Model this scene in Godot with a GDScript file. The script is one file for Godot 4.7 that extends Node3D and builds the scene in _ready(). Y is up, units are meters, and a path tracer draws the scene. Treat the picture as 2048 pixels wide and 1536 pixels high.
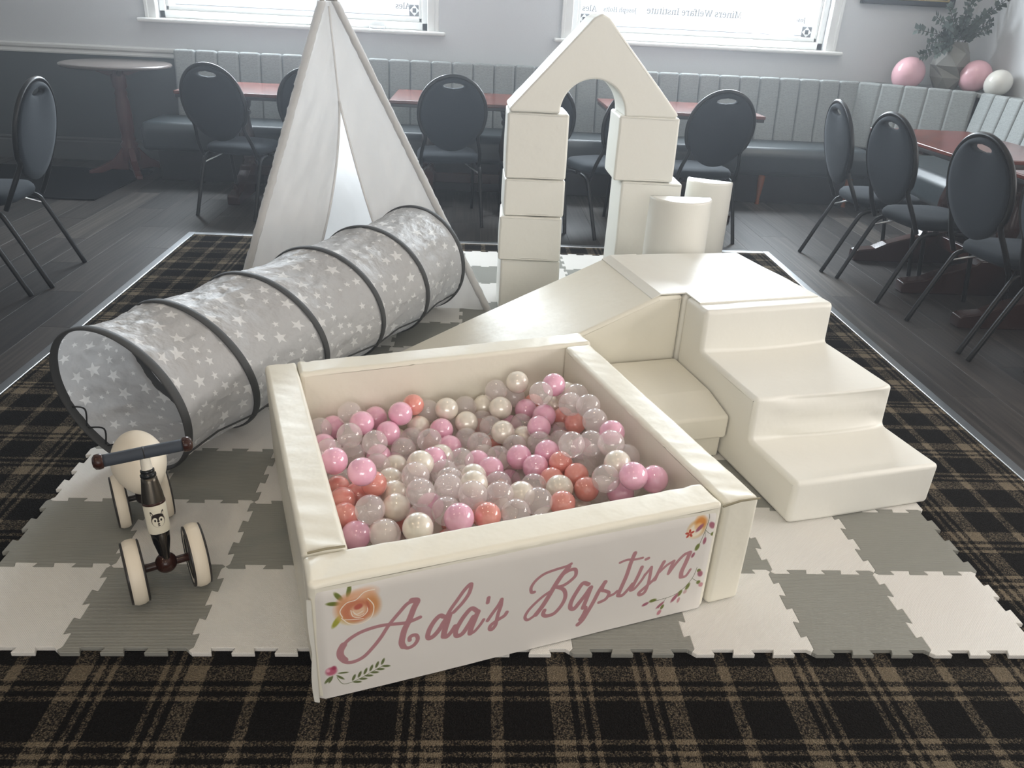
extends Node3D
# A soft-play corner set out in a club room: foam mats on an inset tartan carpet, a ball pit,
# foam steps and blocks, a star tunnel, a teepee, and banquet chairs along a fitted bench.

var M := {}
var noise := FastNoiseLite.new()
var rng := RandomNumberGenerator.new()

const WINDOW_E := 62.0
const SIDE_E := 17.0
const FRONT_E := 9.5
const LAMPS := [[-0.6, -1.5, 0.22], [1.3, -1.5, 0.2], [3.2, -1.5, 0.12], [-0.6, 0.6, 0.5], [1.3, 0.6, 0.35], [3.2, 0.6, 0.15], [-0.6, 2.4, 0.6], [1.3, 2.4, 0.45], [3.2, 2.4, 0.22], [4.4, -4.2, 0.35]]

func _ready() -> void:
	var cam := Camera3D.new()
	cam.name = "camera"
	add_child(cam)
	cam.fov = 52.858
	cam.near = 0.05
	cam.far = 100.0
	cam.transform = Transform3D(Basis(Vector3(0.9980178, 0.0468852, 0.0419795), Vector3(-0.0233870, 0.8955953, -0.4442546), Vector3(-0.0584256, 0.4423923, 0.8949165)), Vector3(1.2371153, 1.4143838, 1.3770095))
	cam.current = true
	var we := WorldEnvironment.new()
	we.name = "environment"
	var env := Environment.new()
	env.background_mode = Environment.BG_COLOR
	env.background_color = Color(0.93, 0.96, 1.0)
	env.background_energy_multiplier = 1.05
	env.tonemap_mode = Environment.TONE_MAPPER_LINEAR
	env.tonemap_exposure = 1.0
	env.volumetric_fog_enabled = true
	env.volumetric_fog_density = 0.0105
	env.volumetric_fog_albedo = Color(0.95, 0.97, 1.0)
	env.volumetric_fog_anisotropy = 0.6
	env.sdfgi_enabled = true
	env.ssao_enabled = true
	env.ssil_enabled = true
	we.environment = env
	add_child(we)
	noise.seed = 2
	noise.frequency = 0.1
	noise.fractal_octaves = 3
	make_materials()
	lights()
	room()
	play_mat()
	ball_pit()
	steps()
	arch()
	tunnel()
	teepee()
	bike()
	place_balls()
	chairs()
	bench()
	tables()
	vase()
	pictures()


# ---------------------------------------------------------------- geometry helpers
class Geo:
	var p := PackedVector3Array()
	var t := PackedVector2Array()
	var i := PackedInt32Array()
	func v(a: Vector3, w := Vector2.ZERO) -> int:
		p.append(a)
		t.append(w)
		return p.size() - 1
	func tri(a: int, b: int, c: int) -> void:
		i.append(a)
		i.append(b)
		i.append(c)
	func quad(a: int, b: int, c: int, d: int) -> void:
		tri(a, b, c)
		tri(a, c, d)
	func face(a: Vector3, b: Vector3, c: Vector3, d: Vector3) -> void:
		var k := v(a, Vector2(0, 0))
		v(b, Vector2(1, 0))
		v(c, Vector2(1, 1))
		v(d, Vector2(0, 1))
		quad(k, k + 1, k + 2, k + 3)
	func box(c: Vector3, s: Vector3, b := Basis()) -> void:
		var h := s * 0.5
		var q := []
		for k in 8:
			q.append(c + b * Vector3(h.x if k & 1 else -h.x, h.y if k & 2 else -h.y, h.z if k & 4 else -h.z))
		face(q[4], q[5], q[7], q[6])
		face(q[1], q[0], q[2], q[3])
		face(q[5], q[1], q[3], q[7])
		face(q[0], q[4], q[6], q[2])
		face(q[6], q[7], q[3], q[2])
		face(q[0], q[1], q[5], q[4])
	func add(o: Geo, x := Transform3D()) -> void:
		var k := p.size()
		for n in o.p.size():
			v(x * o.p[n], o.t[n])
		for n in o.i:
			i.append(n + k)
	func mesh() -> ArrayMesh:
		var nn := PackedVector3Array()
		nn.resize(p.size())
		for k in range(0, i.size(), 3):
			var c := (p[i[k + 1]] - p[i[k]]).cross(p[i[k + 2]] - p[i[k]])
			nn[i[k]] += c
			nn[i[k + 1]] += c
			nn[i[k + 2]] += c
		for k in nn.size():
			nn[k] = nn[k].normalized() if nn[k].length_squared() > 1e-20 else Vector3.UP
		var fl := PackedInt32Array()
		fl.resize(i.size())
		for k in range(0, i.size(), 3):
			fl[k] = i[k]
			fl[k + 1] = i[k + 2]
			fl[k + 2] = i[k + 1]
		var a := []
		a.resize(Mesh.ARRAY_MAX)
		a[Mesh.ARRAY_VERTEX] = p
		a[Mesh.ARRAY_NORMAL] = nn
		a[Mesh.ARRAY_TEX_UV] = t
		a[Mesh.ARRAY_INDEX] = fl
		var m := ArrayMesh.new()
		m.add_surface_from_arrays(Mesh.PRIMITIVE_TRIANGLES, a)
		return m


# a closed outline (counter-clockwise in x, y) with rounded corners, points about ds apart: [points, outward normals]
func rounded_outline(poly: Array, rc: float, ds: float) -> Array:
	var pts := PackedVector2Array()
	var nor := PackedVector2Array()
	var n := poly.size()
	for k in n:
		var a: Vector2 = poly[(k + n - 1) % n]
		var b: Vector2 = poly[k]
		var c: Vector2 = poly[(k + 1) % n]
		var d0 := (b - a).normalized()
		var d1 := (c - b).normalized()
		var turn := d0.angle_to(d1)
		var r: float = min(rc, 0.45 * min(a.distance_to(b), c.distance_to(b)) / max(absf(tan(turn * 0.5)), 0.05))
		var cut: float = r * absf(tan(turn * 0.5))
		var n0 := Vector2(d0.y, -d0.x)
		var sg := 1.0 if turn > 0.0 else -1.0
		var mid := b - d0 * cut - n0 * r * sg
		var seg: int = max(1, int(ceil(absf(turn) / 0.4)))
		if r < 0.0006:
			seg = 1
		for s in seg + 1:
			var nn := n0.rotated(turn * s / seg)
			pts.append(mid + nn * r * sg)
			nor.append(nn)
		# straight run to the next corner
		var a2: Vector2 = b
		var c2: Vector2 = poly[(k + 2) % n]
		var d2 := (c2 - c).normalized()
		var turn2 := d1.angle_to(d2)
		var r2: float = min(rc, 0.45 * min(a2.distance_to(c), c2.distance_to(c)) / max(absf(tan(turn2 * 0.5)), 0.05))
		var from := b + d1 * cut
		var to := c - d1 * r2 * absf(tan(turn2 * 0.5))
		var m: int = int(from.distance_to(to) / ds)
		for s in range(1, m):
			pts.append(from.lerp(to, float(s) / m))
			nor.append(Vector2(d1.y, -d1.x))
	return [pts, nor]


# the outline swept along +z for depth, its rims rounded by r; amp: how far the cover is rumpled
func prism(poly: Array, depth: float, r := 0.004, rc := 0.004, ds := 10.0, amp := 0.0, freq := 9.0, segs := 3) -> Geo:
	var g := Geo.new()
	var o := rounded_outline(poly, rc, ds)
	var pts: PackedVector2Array = o[0]
	var nor: PackedVector2Array = o[1]
	var rings := []
	for k in segs + 1:
		var f := PI * 0.5 * k / segs
		rings.append([r * (1.0 - sin(f)), r * (1.0 - cos(f))])
	var m: int = int((depth - 2.0 * r) / ds)
	for k in range(1, m):
		rings.append([0.0, r + (depth - 2.0 * r) * k / m])
	for k in segs + 1:
		var f := PI * 0.5 * (segs - k) / segs
		rings.append([r * (1.0 - sin(f)), depth - r * (1.0 - cos(f))])
	var n := pts.size()
	for w in rings:
		for k in n:
			var q := pts[k] - nor[k] * float(w[0])
			var a := Vector3(q.x, q.y, w[1])
			if amp > 0.0:
				var d: float = noise.get_noise_3d(a.x * freq * 10.0, a.y * freq * 10.0, a.z * freq * 10.0) * amp
				a += Vector3(nor[k].x, nor[k].y, 0) * d
			g.v(a, Vector2(a.x, a.y))
	for w in rings.size() - 1:
		for k in n:
			var k2 := (k + 1) % n
			g.quad(w * n + k, w * n + k2, (w + 1) * n + k2, (w + 1) * n + k)
	var tr := Geometry2D.triangulate_polygon(pts)
	var last := (rings.size() - 1) * n
	for k in range(0, tr.size(), 3):
		var ar := (pts[tr[k + 1]] - pts[tr[k]]).cross(pts[tr[k + 2]] - pts[tr[k]])
		if ar > 0.0:
			g.tri(tr[k], tr[k + 2], tr[k + 1])
			g.tri(last + tr[k], last + tr[k + 1], last + tr[k + 2])
		else:
			g.tri(tr[k], tr[k + 1], tr[k + 2])
			g.tri(last + tr[k], last + tr[k + 2], last + tr[k + 1])
	return g


# a rounded box, its middle at c
func rbox(c: Vector3, s: Vector3, r := 0.004, segs := 2, ds := 10.0, amp := 0.0, freq := 9.0) -> Geo:
	var h := s * 0.5
	var g := prism([Vector2(-h.x, -h.y), Vector2(h.x, -h.y), Vector2(h.x, h.y), Vector2(-h.x, h.y)], s.z, r, r, ds, amp, freq, segs)
	for k in g.p.size():
		g.p[k] += c - Vector3(0, 0, h.z)
	return g


# a profile of Vector2(radius, height) turned about y
func lathe(prof: Array, segs := 24) -> Geo:
	var g := Geo.new()
	for q in prof:
		for k in segs + 1:
			var f := TAU * k / segs
			g.v(Vector3(cos(f) * q.x, q.y, -sin(f) * q.x), Vector2(float(k) / segs, q.y))
	var n := segs + 1
	for w in prof.size() - 1:
		for k in segs:
			g.quad(w * n + k, w * n + k + 1, (w + 1) * n + k + 1, (w + 1) * n + k)
	return g


func ball_geo(r: float, segs := 28, rows := 16) -> Geo:
	var prof := []
	for k in rows + 1:
		var f := -PI * 0.5 + PI * k / rows
		prof.append(Vector2(max(cos(f) * r, 0.00001), sin(f) * r))
	return lathe(prof, segs)


func tube(path: Array, r: float, segs := 8, closed := false, squash := 1.0, up := Vector3.ZERO) -> Geo:
	var g := Geo.new()
	var n := path.size()
	var side := Vector3.ZERO
	for k in n:
		var a: Vector3 = path[(k + n - 1) % n] if closed or k > 0 else path[k]
		var b: Vector3 = path[(k + 1) % n] if closed or k < n - 1 else path[k]
		var d := (b - a).normalized()
		var ref := up if up != Vector3.ZERO else (side if side != Vector3.ZERO else (Vector3.UP if absf(d.y) < 0.9 else Vector3.RIGHT))
		var s := (ref - d * ref.dot(d)).normalized()
		side = s
		var w := d.cross(s)
		for m in segs:
			var f := TAU * m / segs
			g.v(path[k] + s * cos(f) * r + w * sin(f) * r * squash, Vector2(float(m) / segs, float(k)))
	for k in (n if closed else n - 1):
		var k2 := (k + 1) % n
		for m in segs:
			var m2 := (m + 1) % segs
			g.quad(k * segs + m, k * segs + m2, k2 * segs + m2, k2 * segs + m)
	if not closed:
		for e in [0, n - 1]:
			var c := g.v(path[e])
			for m in segs:
				var m2 := (m + 1) % segs
				if e == 0:
					g.tri(c, e * segs + m2, e * segs + m)
				else:
					g.tri(c, e * segs + m, e * segs + m2)
	return g


func smooth_path(pts: Array, per := 6) -> Array:
	var out := []
	var n := pts.size()
	for k in n - 1:
		var a: Vector3 = pts[max(k - 1, 0)]
		var b: Vector3 = pts[k]
		var c: Vector3 = pts[k + 1]
		var d: Vector3 = pts[min(k + 2, n - 1)]
		for s in per:
			out.append(b.cubic_interpolate(c, a, d, float(s) / per))
	out.append(pts[n - 1])
	return out


# ---------------------------------------------------------------- objects
func obj(called: String, g, m: Material, parent: Node = self, x := Transform3D()) -> MeshInstance3D:
	var o := MeshInstance3D.new()
	o.name = called
	o.mesh = g if g is Mesh else g.mesh()
	o.material_override = m
	o.transform = x
	parent.add_child(o, true)
	return o


func tag(o: Node, label: String, category: String, group := "") -> void:
	o.set_meta("label", label)
	o.set_meta("category", category)
	if group:
		o.set_meta("group", group)


func thing(called: String, label: String, category: String, at := Vector3.ZERO, turn := 0.0, group := "") -> Node3D:
	var o := Node3D.new()
	o.name = called
	add_child(o, true)
	o.position = at
	o.rotation.y = turn
	tag(o, label, category, group)
	return o


func struct(called: String, g, m: Material, parent: Node = self) -> MeshInstance3D:
	var o := obj(called, g, m, parent)
	if parent == self:
		o.set_meta("kind", "structure")
	return o


func dup(src: Node3D, label: String, at: Vector3, turn := 0.0) -> Node3D:
	var r: Node3D = src.duplicate()
	r.name = String(src.name).rstrip("0123456789").rstrip("_")
	add_child(r, true)
	r.position = at
	r.rotation.y = turn
	r.set_meta("label", label)
	return r


func at(x: float, y: float, z: float) -> Transform3D:
	return Transform3D(Basis(), Vector3(x, y, z))


# ---------------------------------------------------------------- materials
func mat(called: String, c: Color, rough := 0.6, metal := 0.0, spec := 0.5) -> StandardMaterial3D:
	var m := StandardMaterial3D.new()
	m.resource_name = called
	m.albedo_color = c
	m.roughness = rough
	m.metallic = metal
	m.metallic_specular = spec
	M[called] = m
	return m


func noise_tex(freq: float, sd: int, normal := false, strength := 4.0, size := 512, kind := FastNoiseLite.TYPE_SIMPLEX_SMOOTH, oct := 3) -> NoiseTexture2D:
	var f := FastNoiseLite.new()
	f.noise_type = kind
	f.frequency = freq
	f.seed = sd
	f.fractal_octaves = oct
	var t := NoiseTexture2D.new()
	t.width = size
	t.height = size
	t.seamless = true
	t.noise = f
	t.as_normal_map = normal
	t.bump_strength = strength
	return t


func relief(m: StandardMaterial3D, t: Texture2D, scale: float, depth := 1.0) -> void:
	m.normal_enabled = true
	m.normal_texture = t
	m.normal_scale = depth
	m.uv1_triplanar = true
	m.uv1_scale = Vector3.ONE * scale


func rib_texture(cross: bool) -> ImageTexture:
	# a fine ribbed or cross-hatched foam skin, as a normal map: 8 ribs to the picture
	var n := 128
	var h := Image.create(n, n, false, Image.FORMAT_RF)
	for y in n:
		for x in n:
			var a := 0.5 + 0.5 * sin(TAU * y * 8.0 / n)
			if cross:
				a = (0.5 + 0.5 * sin(TAU * (x + y) * 8.0 / n)) * (0.5 + 0.5 * sin(TAU * (x - y) * 8.0 / n))
			h.set_pixel(x, y, Color(a, a, a))
	h.bump_map_to_normal_map(3.0)
	return ImageTexture.create_from_image(h)


func tartan() -> ImageTexture:
	# one repeat of the woven check, 0.545 m: 0 ground, 1 stripe, in both directions
	var n := 1024
	var w := PackedByteArray()
	w.resize(n)
	var at_m := 0.0
	var runs := [1, 46, 0, 15, 1, 13, 0, 15, 1, 13, 0, 103, 1, 13, 0, 16, 1, 12, 0, 15, 1, 46, 0, 104, 1, 27, 0, 107]
	for k in range(0, runs.size(), 2):
		for q in range(int(at_m / 545.0 * n), min(n, int((at_m + runs[k + 1]) / 545.0 * n) + 1)):
			w[q] = runs[k]
		at_m += runs[k + 1]
	var im := Image.create(n, n, false, Image.FORMAT_RGB8)
	var r := RandomNumberGenerator.new()
	r.seed = 11
	var dark := Color(0.096, 0.088, 0.083)
	var light := Color(0.455, 0.41, 0.345)
	var c := Color()
	# tufts of about 3 mm, each of one yarn
	var cell := 4
	var m := n / cell + 1
	var tuft := []
	for k in m * m:
		tuft.append([r.randf(), r.randf(), r.randi_range(-3, 3), r.randi_range(-3, 3)])
	for y in n:
		for x in n:
			var jx := (x + r.randi_range(-2, 2) + n) % n
			var jy := (y + r.randi_range(-2, 2) + n) % n
			var q: Array = tuft[(jy / cell) * m + jx / cell]
			var s := int(w[(x + q[2] + n) % n]) + int(w[(y + q[3] + n) % n])
			var f: float = q[1] * 0.7 + r.randf() * 0.3
			if s == 2:
				c = light * (0.82 + 0.32 * f)
			elif s == 1:
				c = light * (0.66 + 0.42 * f) if q[0] < 0.42 else dark * (0.9 + 0.7 * f)
			else:
				c = dark * (0.75 + 0.5 * f)
			im.set_pixel(x, y, c)
	return ImageTexture.create_from_image(im)


func wood_grain(sd: int, a: Color, b: Color, stretch := 14.0) -> ImageTexture:
	var f := FastNoiseLite.new()
	f.seed = sd
	f.frequency = 0.02
	f.fractal_octaves = 4
	var n := 256
	var im := Image.create(n, n, false, Image.FORMAT_RGB8)
	for y in n:
		for x in n:
			# seamless round both ways by walking on a torus
			var u := TAU * x / n
			var v := TAU * y / n
			var q := f.get_noise_3d(cos(u) * 8.0 * stretch + 300.0 * cos(v) / stretch, sin(u) * 8.0 * stretch, 300.0 * sin(v) / stretch)
			im.set_pixel(x, y, a.lerp(b, clampf(0.5 + 0.9 * q, 0.0, 1.0)))
	return ImageTexture.create_from_image(im)


func star_cloth() -> ImageTexture:
	# grey cloth printed with white five-pointed stars; the picture is 0.6 m across
	var n := 1024
	var base := Color(0.80, 0.80, 0.805)
	var ink := Color(0.96, 0.96, 0.96)
	var im := Image.create(n, n, false, Image.FORMAT_RGB8)
	im.fill(base)
	var r := RandomNumberGenerator.new()
	r.seed = 5
	var put := []
	for tries in 260:
		var rad: float = [17, 24, 32, 42, 50][r.randi_range(0, 4)] * (0.9 + 0.2 * r.randf())
		var c := Vector2(r.randf() * n, r.randf() * n)
		var turn := r.randf() * TAU
		var ok := true
		for q in put:
			var d := Vector2(absf(c.x - q.x), absf(c.y - q.y))
			d = Vector2(min(d.x, n - d.x), min(d.y, n - d.y))
			if d.length() < rad + q.z + 12.0:
				ok = false
				break
		if not ok:
			continue
		put.append(Vector3(c.x, c.y, rad))
		for y in range(int(c.y - rad), int(c.y + rad) + 1):
			for x in range(int(c.x - rad), int(c.x + rad) + 1):
				var d := Vector2(x, y) - c
				var a := fposmod(d.angle() - turn, TAU / 5.0) - TAU / 10.0
				# the edge of a star runs straight from tip to notch
				var tip := Vector2(rad, 0)
				var notch := Vector2(rad * 0.42, 0).rotated(TAU / 10.0)
				var q := Vector2(d.length(), 0).rotated(TAU / 10.0 - absf(a))
				var e := notch - tip
				if (e.x * (q.y - tip.y) - e.y * (q.x - tip.x)) > 0.0:
					im.set_pixel((x + n) % n, (y + n) % n, ink)
	return ImageTexture.create_from_image(im)


# ---------------------------------------------------------------- the printed front of the ball pit: 1 pixel is 0.6 mm
const PX := 1.75
func dab(im: Image, x: float, y: float, rx: float, ry: float, turn: float, c: Color, soft := 0.15) -> void:
	var cx := x * PX
	var cy := im.get_height() - y * PX
	rx *= PX
	ry *= PX
	var big := int(max(rx, ry)) + 2
	for py in range(max(0, int(cy) - big), min(im.get_height(), int(cy) + big + 1)):
		for q in range(max(0, int(cx) - big), min(im.get_width(), int(cx) + big + 1)):
			var d := Vector2(q - cx, cy - py).rotated(-turn)
			var e := Vector2(d.x / rx, d.y / ry).length()
			if e < 1.0:
				var k := clampf((1.0 - e) / soft, 0.0, 1.0) * c.a
				im.set_pixel(q, py, im.get_pixel(q, py).lerp(Color(c.r, c.g, c.b), k))


func stroke(im: Image, l: Array, w: float, c := Color(0.69, 0.505, 0.525)) -> void:
	var p := []
	for k in range(0, l.size(), 2):
		p.append(Vector3(l[k], l[k + 1], 0))
	var s := smooth_path(p, 10)
	for k in s.size() - 1:
		var a: Vector3 = s[k]
		var b: Vector3 = s[k + 1]
		var m: int = max(1, int(a.distance_to(b) / max(w * 0.2, 0.6)))
		for q in m:
			var d := a.lerp(b, float(q) / m)
			dab(im, d.x, d.y, w * 0.5, w * 0.5, 0.0, c, 0.3)


func leaf(im: Image, x: float, y: float, l: float, w: float, deg: float, c: Color) -> void:
	var a := deg_to_rad(deg)
	dab(im, x + cos(a) * l * 0.5, y + sin(a) * l * 0.5, l * 0.5, w * 0.5, a, c, 0.4)


func pit_print() -> ImageTexture:
	var im := Image.create(int(985 * PX), int(330 * PX), false, Image.FORMAT_RGB8)
	im.fill(Color(0.86, 0.845, 0.825))
	var green := Color(0.42, 0.46, 0.22)
	var lime := Color(0.62, 0.62, 0.25)
	var sage := Color(0.40, 0.44, 0.28)
	# the large rose at the upper corner
	leaf(im, 64, 262, 38, 13, 165, green)
	leaf(im, 66, 268, 36, 13, 122, green)
	leaf(im, 74, 272, 40, 12, 78, green)
	leaf(im, 62, 236, 44, 16, 237, lime)
	dab(im, 92, 246, 52, 50, 0.2, Color(0.86, 0.62, 0.45, 0.95), 0.35)
	dab(im, 74, 222, 30, 22, -0.6, Color(0.80, 0.76, 0.42, 0.8), 0.8)
	dab(im, 106, 272, 40, 26, 0.3, Color(0.88, 0.70, 0.58, 0.9), 0.5)
	dab(im, 124, 244, 24, 40, 0.1, Color(0.80, 0.56, 0.36, 0.9), 0.6)
	dab(im, 66, 250, 17, 38, 0.1, Color(0.82, 0.60, 0.45, 0.9), 0.6)
	dab(im, 92, 236, 37, 36, 0.0, Color(0.78, 0.50, 0.38, 1.0), 0.3)
	var pale := Color(0.93, 0.88, 0.82)
	stroke(im, [62, 226, 58, 244, 72, 262, 92, 266, 110, 282, 132, 284], 2.6, pale)
	stroke(im, [60, 224, 76, 204, 100, 198, 122, 210, 128, 240, 116, 264], 2.6, pale)
	stroke(im, [66, 218, 82, 214, 106, 210], 2.2, pale)
	dab(im, 96, 234, 22, 21, 0.0, Color(0.88, 0.74, 0.62), 0.5)
	stroke(im, [80, 240, 84, 222, 100, 216, 114, 228, 114, 250], 2.2, pale)
	stroke(im, [84, 236, 92, 226, 106, 232], 2.2, pale)
	stroke(im, [86, 230, 96, 221, 108, 224], 1.8, pale)
	dab(im, 96, 246, 12, 9, 0.4, Color(0.72, 0.38, 0.32), 0.4)
	dab(im, 116, 246, 4, 16, 0.2, Color(0.74, 0.44, 0.34), 0.5)
	# bud and leafy sprig below it
	leaf(im, 30, 66, 26, 9, 232, sage)
	leaf(im, 34, 68, 26, 8, 245, sage)
	leaf(im, 42, 70, 28, 6, -10, sage)
	leaf(im, 40, 66, 28, 7, -48, sage)
	dab(im, 31, 80, 15, 15, 0, Color(0.72, 0.38, 0.47), 0.4)
	dab(im, 24, 84, 6, 8, 0.3, Color(0.88, 0.66, 0.72), 0.6)
	dab(im, 37, 88, 7, 8, 0.3, Color(0.62, 0.26, 0.36), 0.6)
	stroke(im, [42, 58, 52, 36, 66, 32, 90, 38, 115, 49, 146, 62], 1.6, sage)
	for k in 6:
		leaf(im, 74 + 13 * k, 35 + 5.6 * k, 23, 8, 70, sage)
		leaf(im, 74 + 13 * k, 33 + 5.6 * k, 23, 8, -16, sage)
	# small rose and bud sprays at the other end
	dab(im, 918, 268, 30, 32, 0.5, Color(0.80, 0.64, 0.42, 0.9), 0.3)
	dab(im, 915, 264, 25, 27, 0.5, Color(0.92, 0.88, 0.80), 0.4)
	dab(im, 928, 286, 21, 24, 0.6, Color(0.80, 0.52, 0.24, 0.95), 0.5)
	dab(im, 922, 276, 14, 13, 0.2, Color(0.90, 0.74, 0.54, 0.9), 0.6)
	for k in 5:
		leaf(im, 900, 258, 15, 8, 20 + 72 * k, Color(0.72, 0.28, 0.22))
	var plum := Color(0.62, 0.38, 0.44)
	var stem_c := Color(0.36, 0.36, 0.27)
	stroke(im, [949, 316, 950, 290, 944, 252, 936, 222, 930, 208], 1.8, stem_c)
	stroke(im, [946, 258, 958, 246, 974, 236], 1.5, stem_c)
	stroke(im, [945, 256, 948, 236, 950, 222], 1.5, stem_c)
	leaf(im, 938, 282, 34, 15, 228, plum)
	leaf(im, 953, 282, 32, 18, -52, plum)
	leaf(im, 964, 246, 15, 13, -42, green)
	leaf(im, 972, 238, 18, 14, -40, plum)
	leaf(im, 949, 238, 26, 12, 268, plum)
	leaf(im, 934, 222, 26, 15, 252, green)
	leaf(im, 925, 196, 20, 11, 252, plum)
	stroke(im, [942, 142, 934, 112, 912, 82, 884, 66, 850, 62, 824, 62], 1.8, stem_c)
	stroke(im, [864, 62, 852, 44, 846, 32], 1.5, stem_c)
	stroke(im, [934, 108, 946, 98, 956, 92], 1.5, stem_c)
	leaf(im, 944, 136, 16, 13, -50, green)
	leaf(im, 948, 130, 26, 18, -60, plum)
	leaf(im, 948, 96, 16, 14, -40, green)
	leaf(im, 956, 88, 22, 16, -46, Color(0.74, 0.54, 0.56))
	leaf(im, 928, 98, 28, 13, 250, green)
	leaf(im, 921, 76, 16, 13, 250, Color(0.78, 0.66, 0.66))
	leaf(im, 908, 80, 26, 14, 246, green)
	leaf(im, 900, 72, 38, 14, 236, plum)
	leaf(im, 904, 56, 22, 10, 262, Color(0.74, 0.54, 0.56))
	leaf(im, 838, 66, 26, 13, 186, green)
	leaf(im, 816, 62, 24, 12, 200, plum)
	leaf(im, 862, 54, 34, 11, 222, plum)
	leaf(im, 860, 44, 20, 11, 250, green)
	leaf(im, 854, 28, 22, 14, 250, Color(0.74, 0.50, 0.54))
	# the lettering
	stroke(im, [214, 229, 200, 225, 182, 205, 159, 176, 141, 146, 123, 122, 102, 101, 80, 93, 63, 97, 52, 114, 54, 133, 67, 155, 90, 170, 115, 177, 144, 179, 173, 175, 196, 172, 213, 175, 229, 180], 10.6)
	stroke(im, [61, 103, 53, 117, 53, 133, 61, 149], 17.2)
	stroke(im, [210, 232, 222, 228, 214, 208, 204, 179, 193, 153, 188, 132, 186, 116, 190, 103], 15.8)
	stroke(im, [188, 105, 200, 97, 214, 102, 222, 116, 219, 129, 210, 131, 204, 126, 204, 118], 10.6)
	stroke(im, [281, 166, 273, 171, 261, 160, 250, 140, 245, 121, 248, 111, 259, 115, 272, 131, 282, 150], 13.2)
	stroke(im, [283, 153, 297, 182, 313, 207, 328, 230, 340, 243, 344, 241, 339, 218, 324, 194, 303, 171], 10.6)
	stroke(im, [295, 170, 290, 148, 284, 123, 282, 105], 15.8)
	stroke(im, [281, 107, 289, 103, 300, 115, 309, 131], 11.9)
	stroke(im, [358, 162, 346, 172, 331, 156, 318, 133, 310, 112, 313, 98, 326, 101, 339, 121, 352, 147], 13.2)
	stroke(im, [362, 158, 354, 133, 346, 108, 345, 95], 14.5)
	stroke(im, [345, 95, 355, 99, 368, 115, 377, 130], 9.2)
	stroke(im, [386, 193, 384, 177], 10.6)
	stroke(im, [386, 123, 397, 141, 410, 161, 418, 178], 10.6)
	stroke(im, [418, 179, 417, 159, 412, 140, 409, 122, 406, 104, 398, 93, 392, 96, 395, 107, 412, 118, 427, 126, 433, 136], 10.6)
	stroke(im, [498, 179, 491, 180, 489, 195, 499, 213, 519, 228, 547, 234, 574, 237, 586, 242], 9.2)
	stroke(im, [580, 234, 562, 209, 548, 183, 535, 155, 521, 128, 505, 105], 14.5)
	stroke(im, [506, 107, 487, 96, 479, 106, 485, 123, 500, 141, 520, 159, 538, 170], 9.2)
	stroke(im, [567, 215, 584, 223, 598, 221, 600, 203, 587, 189, 571, 180, 554, 178], 10.6)
	stroke(im, [556, 179, 573, 166, 579, 144, 572, 120, 554, 98, 534, 95, 525, 103, 528, 115], 11.9)
	stroke(im, [637, 166, 622, 173, 609, 153, 597, 125, 595, 105, 605, 98, 617, 113, 633, 136, 643, 154], 13.2)
	stroke(im, [645, 155, 639, 131, 632, 105, 629, 94], 13.2)
	stroke(im, [682, 162, 668, 137, 657, 109, 644, 80, 632, 55, 619, 42], 13.2)
	stroke(im, [629, 94, 637, 93, 632, 73, 624, 57], 10.6)
	stroke(im, [681, 163, 676, 139, 685, 133, 696, 123, 689, 106, 670, 100], 10.6)
	stroke(im, [696, 113, 709, 116, 719, 124], 9.2)
	stroke(im, [753, 233, 745, 204, 738, 168, 729, 135, 722, 109], 13.2)
	stroke(im, [722, 108, 734, 106, 747, 120, 759, 138], 10.6)
	stroke(im, [715, 213, 734, 217, 755, 213, 778, 213], 7.9)
	stroke(im, [778, 184, 771, 160, 762, 134, 756, 116], 11.9)
	stroke(im, [756, 116, 766, 119, 782, 141, 791, 160], 9.2)
	stroke(im, [786, 206, 794, 208], 9.2)
	stroke(im, [791, 158, 805, 177], 9.2)
	stroke(im, [805, 177, 805, 151, 803, 123, 797, 100, 785, 94, 781, 102, 795, 115, 814, 131, 825, 146], 10.6)
	stroke(im, [821, 133, 830, 162, 840, 187], 11.9)
	stroke(im, [831, 155, 849, 172, 868, 181], 9.2)
	stroke(im, [868, 181, 862, 162, 858, 142], 10.6)
	stroke(im, [860, 146, 878, 175, 895, 194, 910, 198], 10.6)
	stroke(im, [911, 197, 905, 169, 897, 139, 898, 122], 14.5)
	stroke(im, [898, 121, 912, 122, 923, 141], 9.2)
	return ImageTexture.create_from_image(im)


func husky_print() -> ImageTexture:
	# the little dog face on the steering sleeve; wraps once round, the face in the middle
	var im := Image.create(512, 160, false, Image.FORMAT_RGB8)
	im.fill(Color(0.87, 0.85, 0.78))
	var ink := Color(0.13, 0.10, 0.09)
	var paper := Color(0.87, 0.85, 0.78)
	var s := 1.0 / PX
	var f := func(x: float, y: float, rx: float, ry: float, a: float, c: Color) -> void: dab(im, (256.0 + (x - 256.0) * 1.45) * s, (80.0 + (y - 80.0) * 1.2) * s, rx * s * 1.45, ry * s * 1.2, a, c, 0.12)
	for k in [-1, 1]:
		f.call(256 + 26 * k, 108, 6, 17, -0.5 * k, ink)
		f.call(256 + 26 * k, 106, 3, 11, -0.5 * k, paper)
	f.call(256, 78, 36, 33, 0, ink)
	f.call(256, 74, 33, 30, 0, paper)
	f.call(256, 95, 32, 15, 0, ink)
	f.call(256, 84, 8, 16, 0, ink)
	for k in [-1, 1]:
		f.call(256 + 15 * k, 82, 12, 12, 0, paper)
		f.call(256 + 15 * k, 79, 5, 6, 0, ink)
	f.call(256, 62, 6, 4, 0, ink)
	f.call(256, 54, 7, 2.5, 0, ink)
	return ImageTexture.create_from_image(im)


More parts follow.
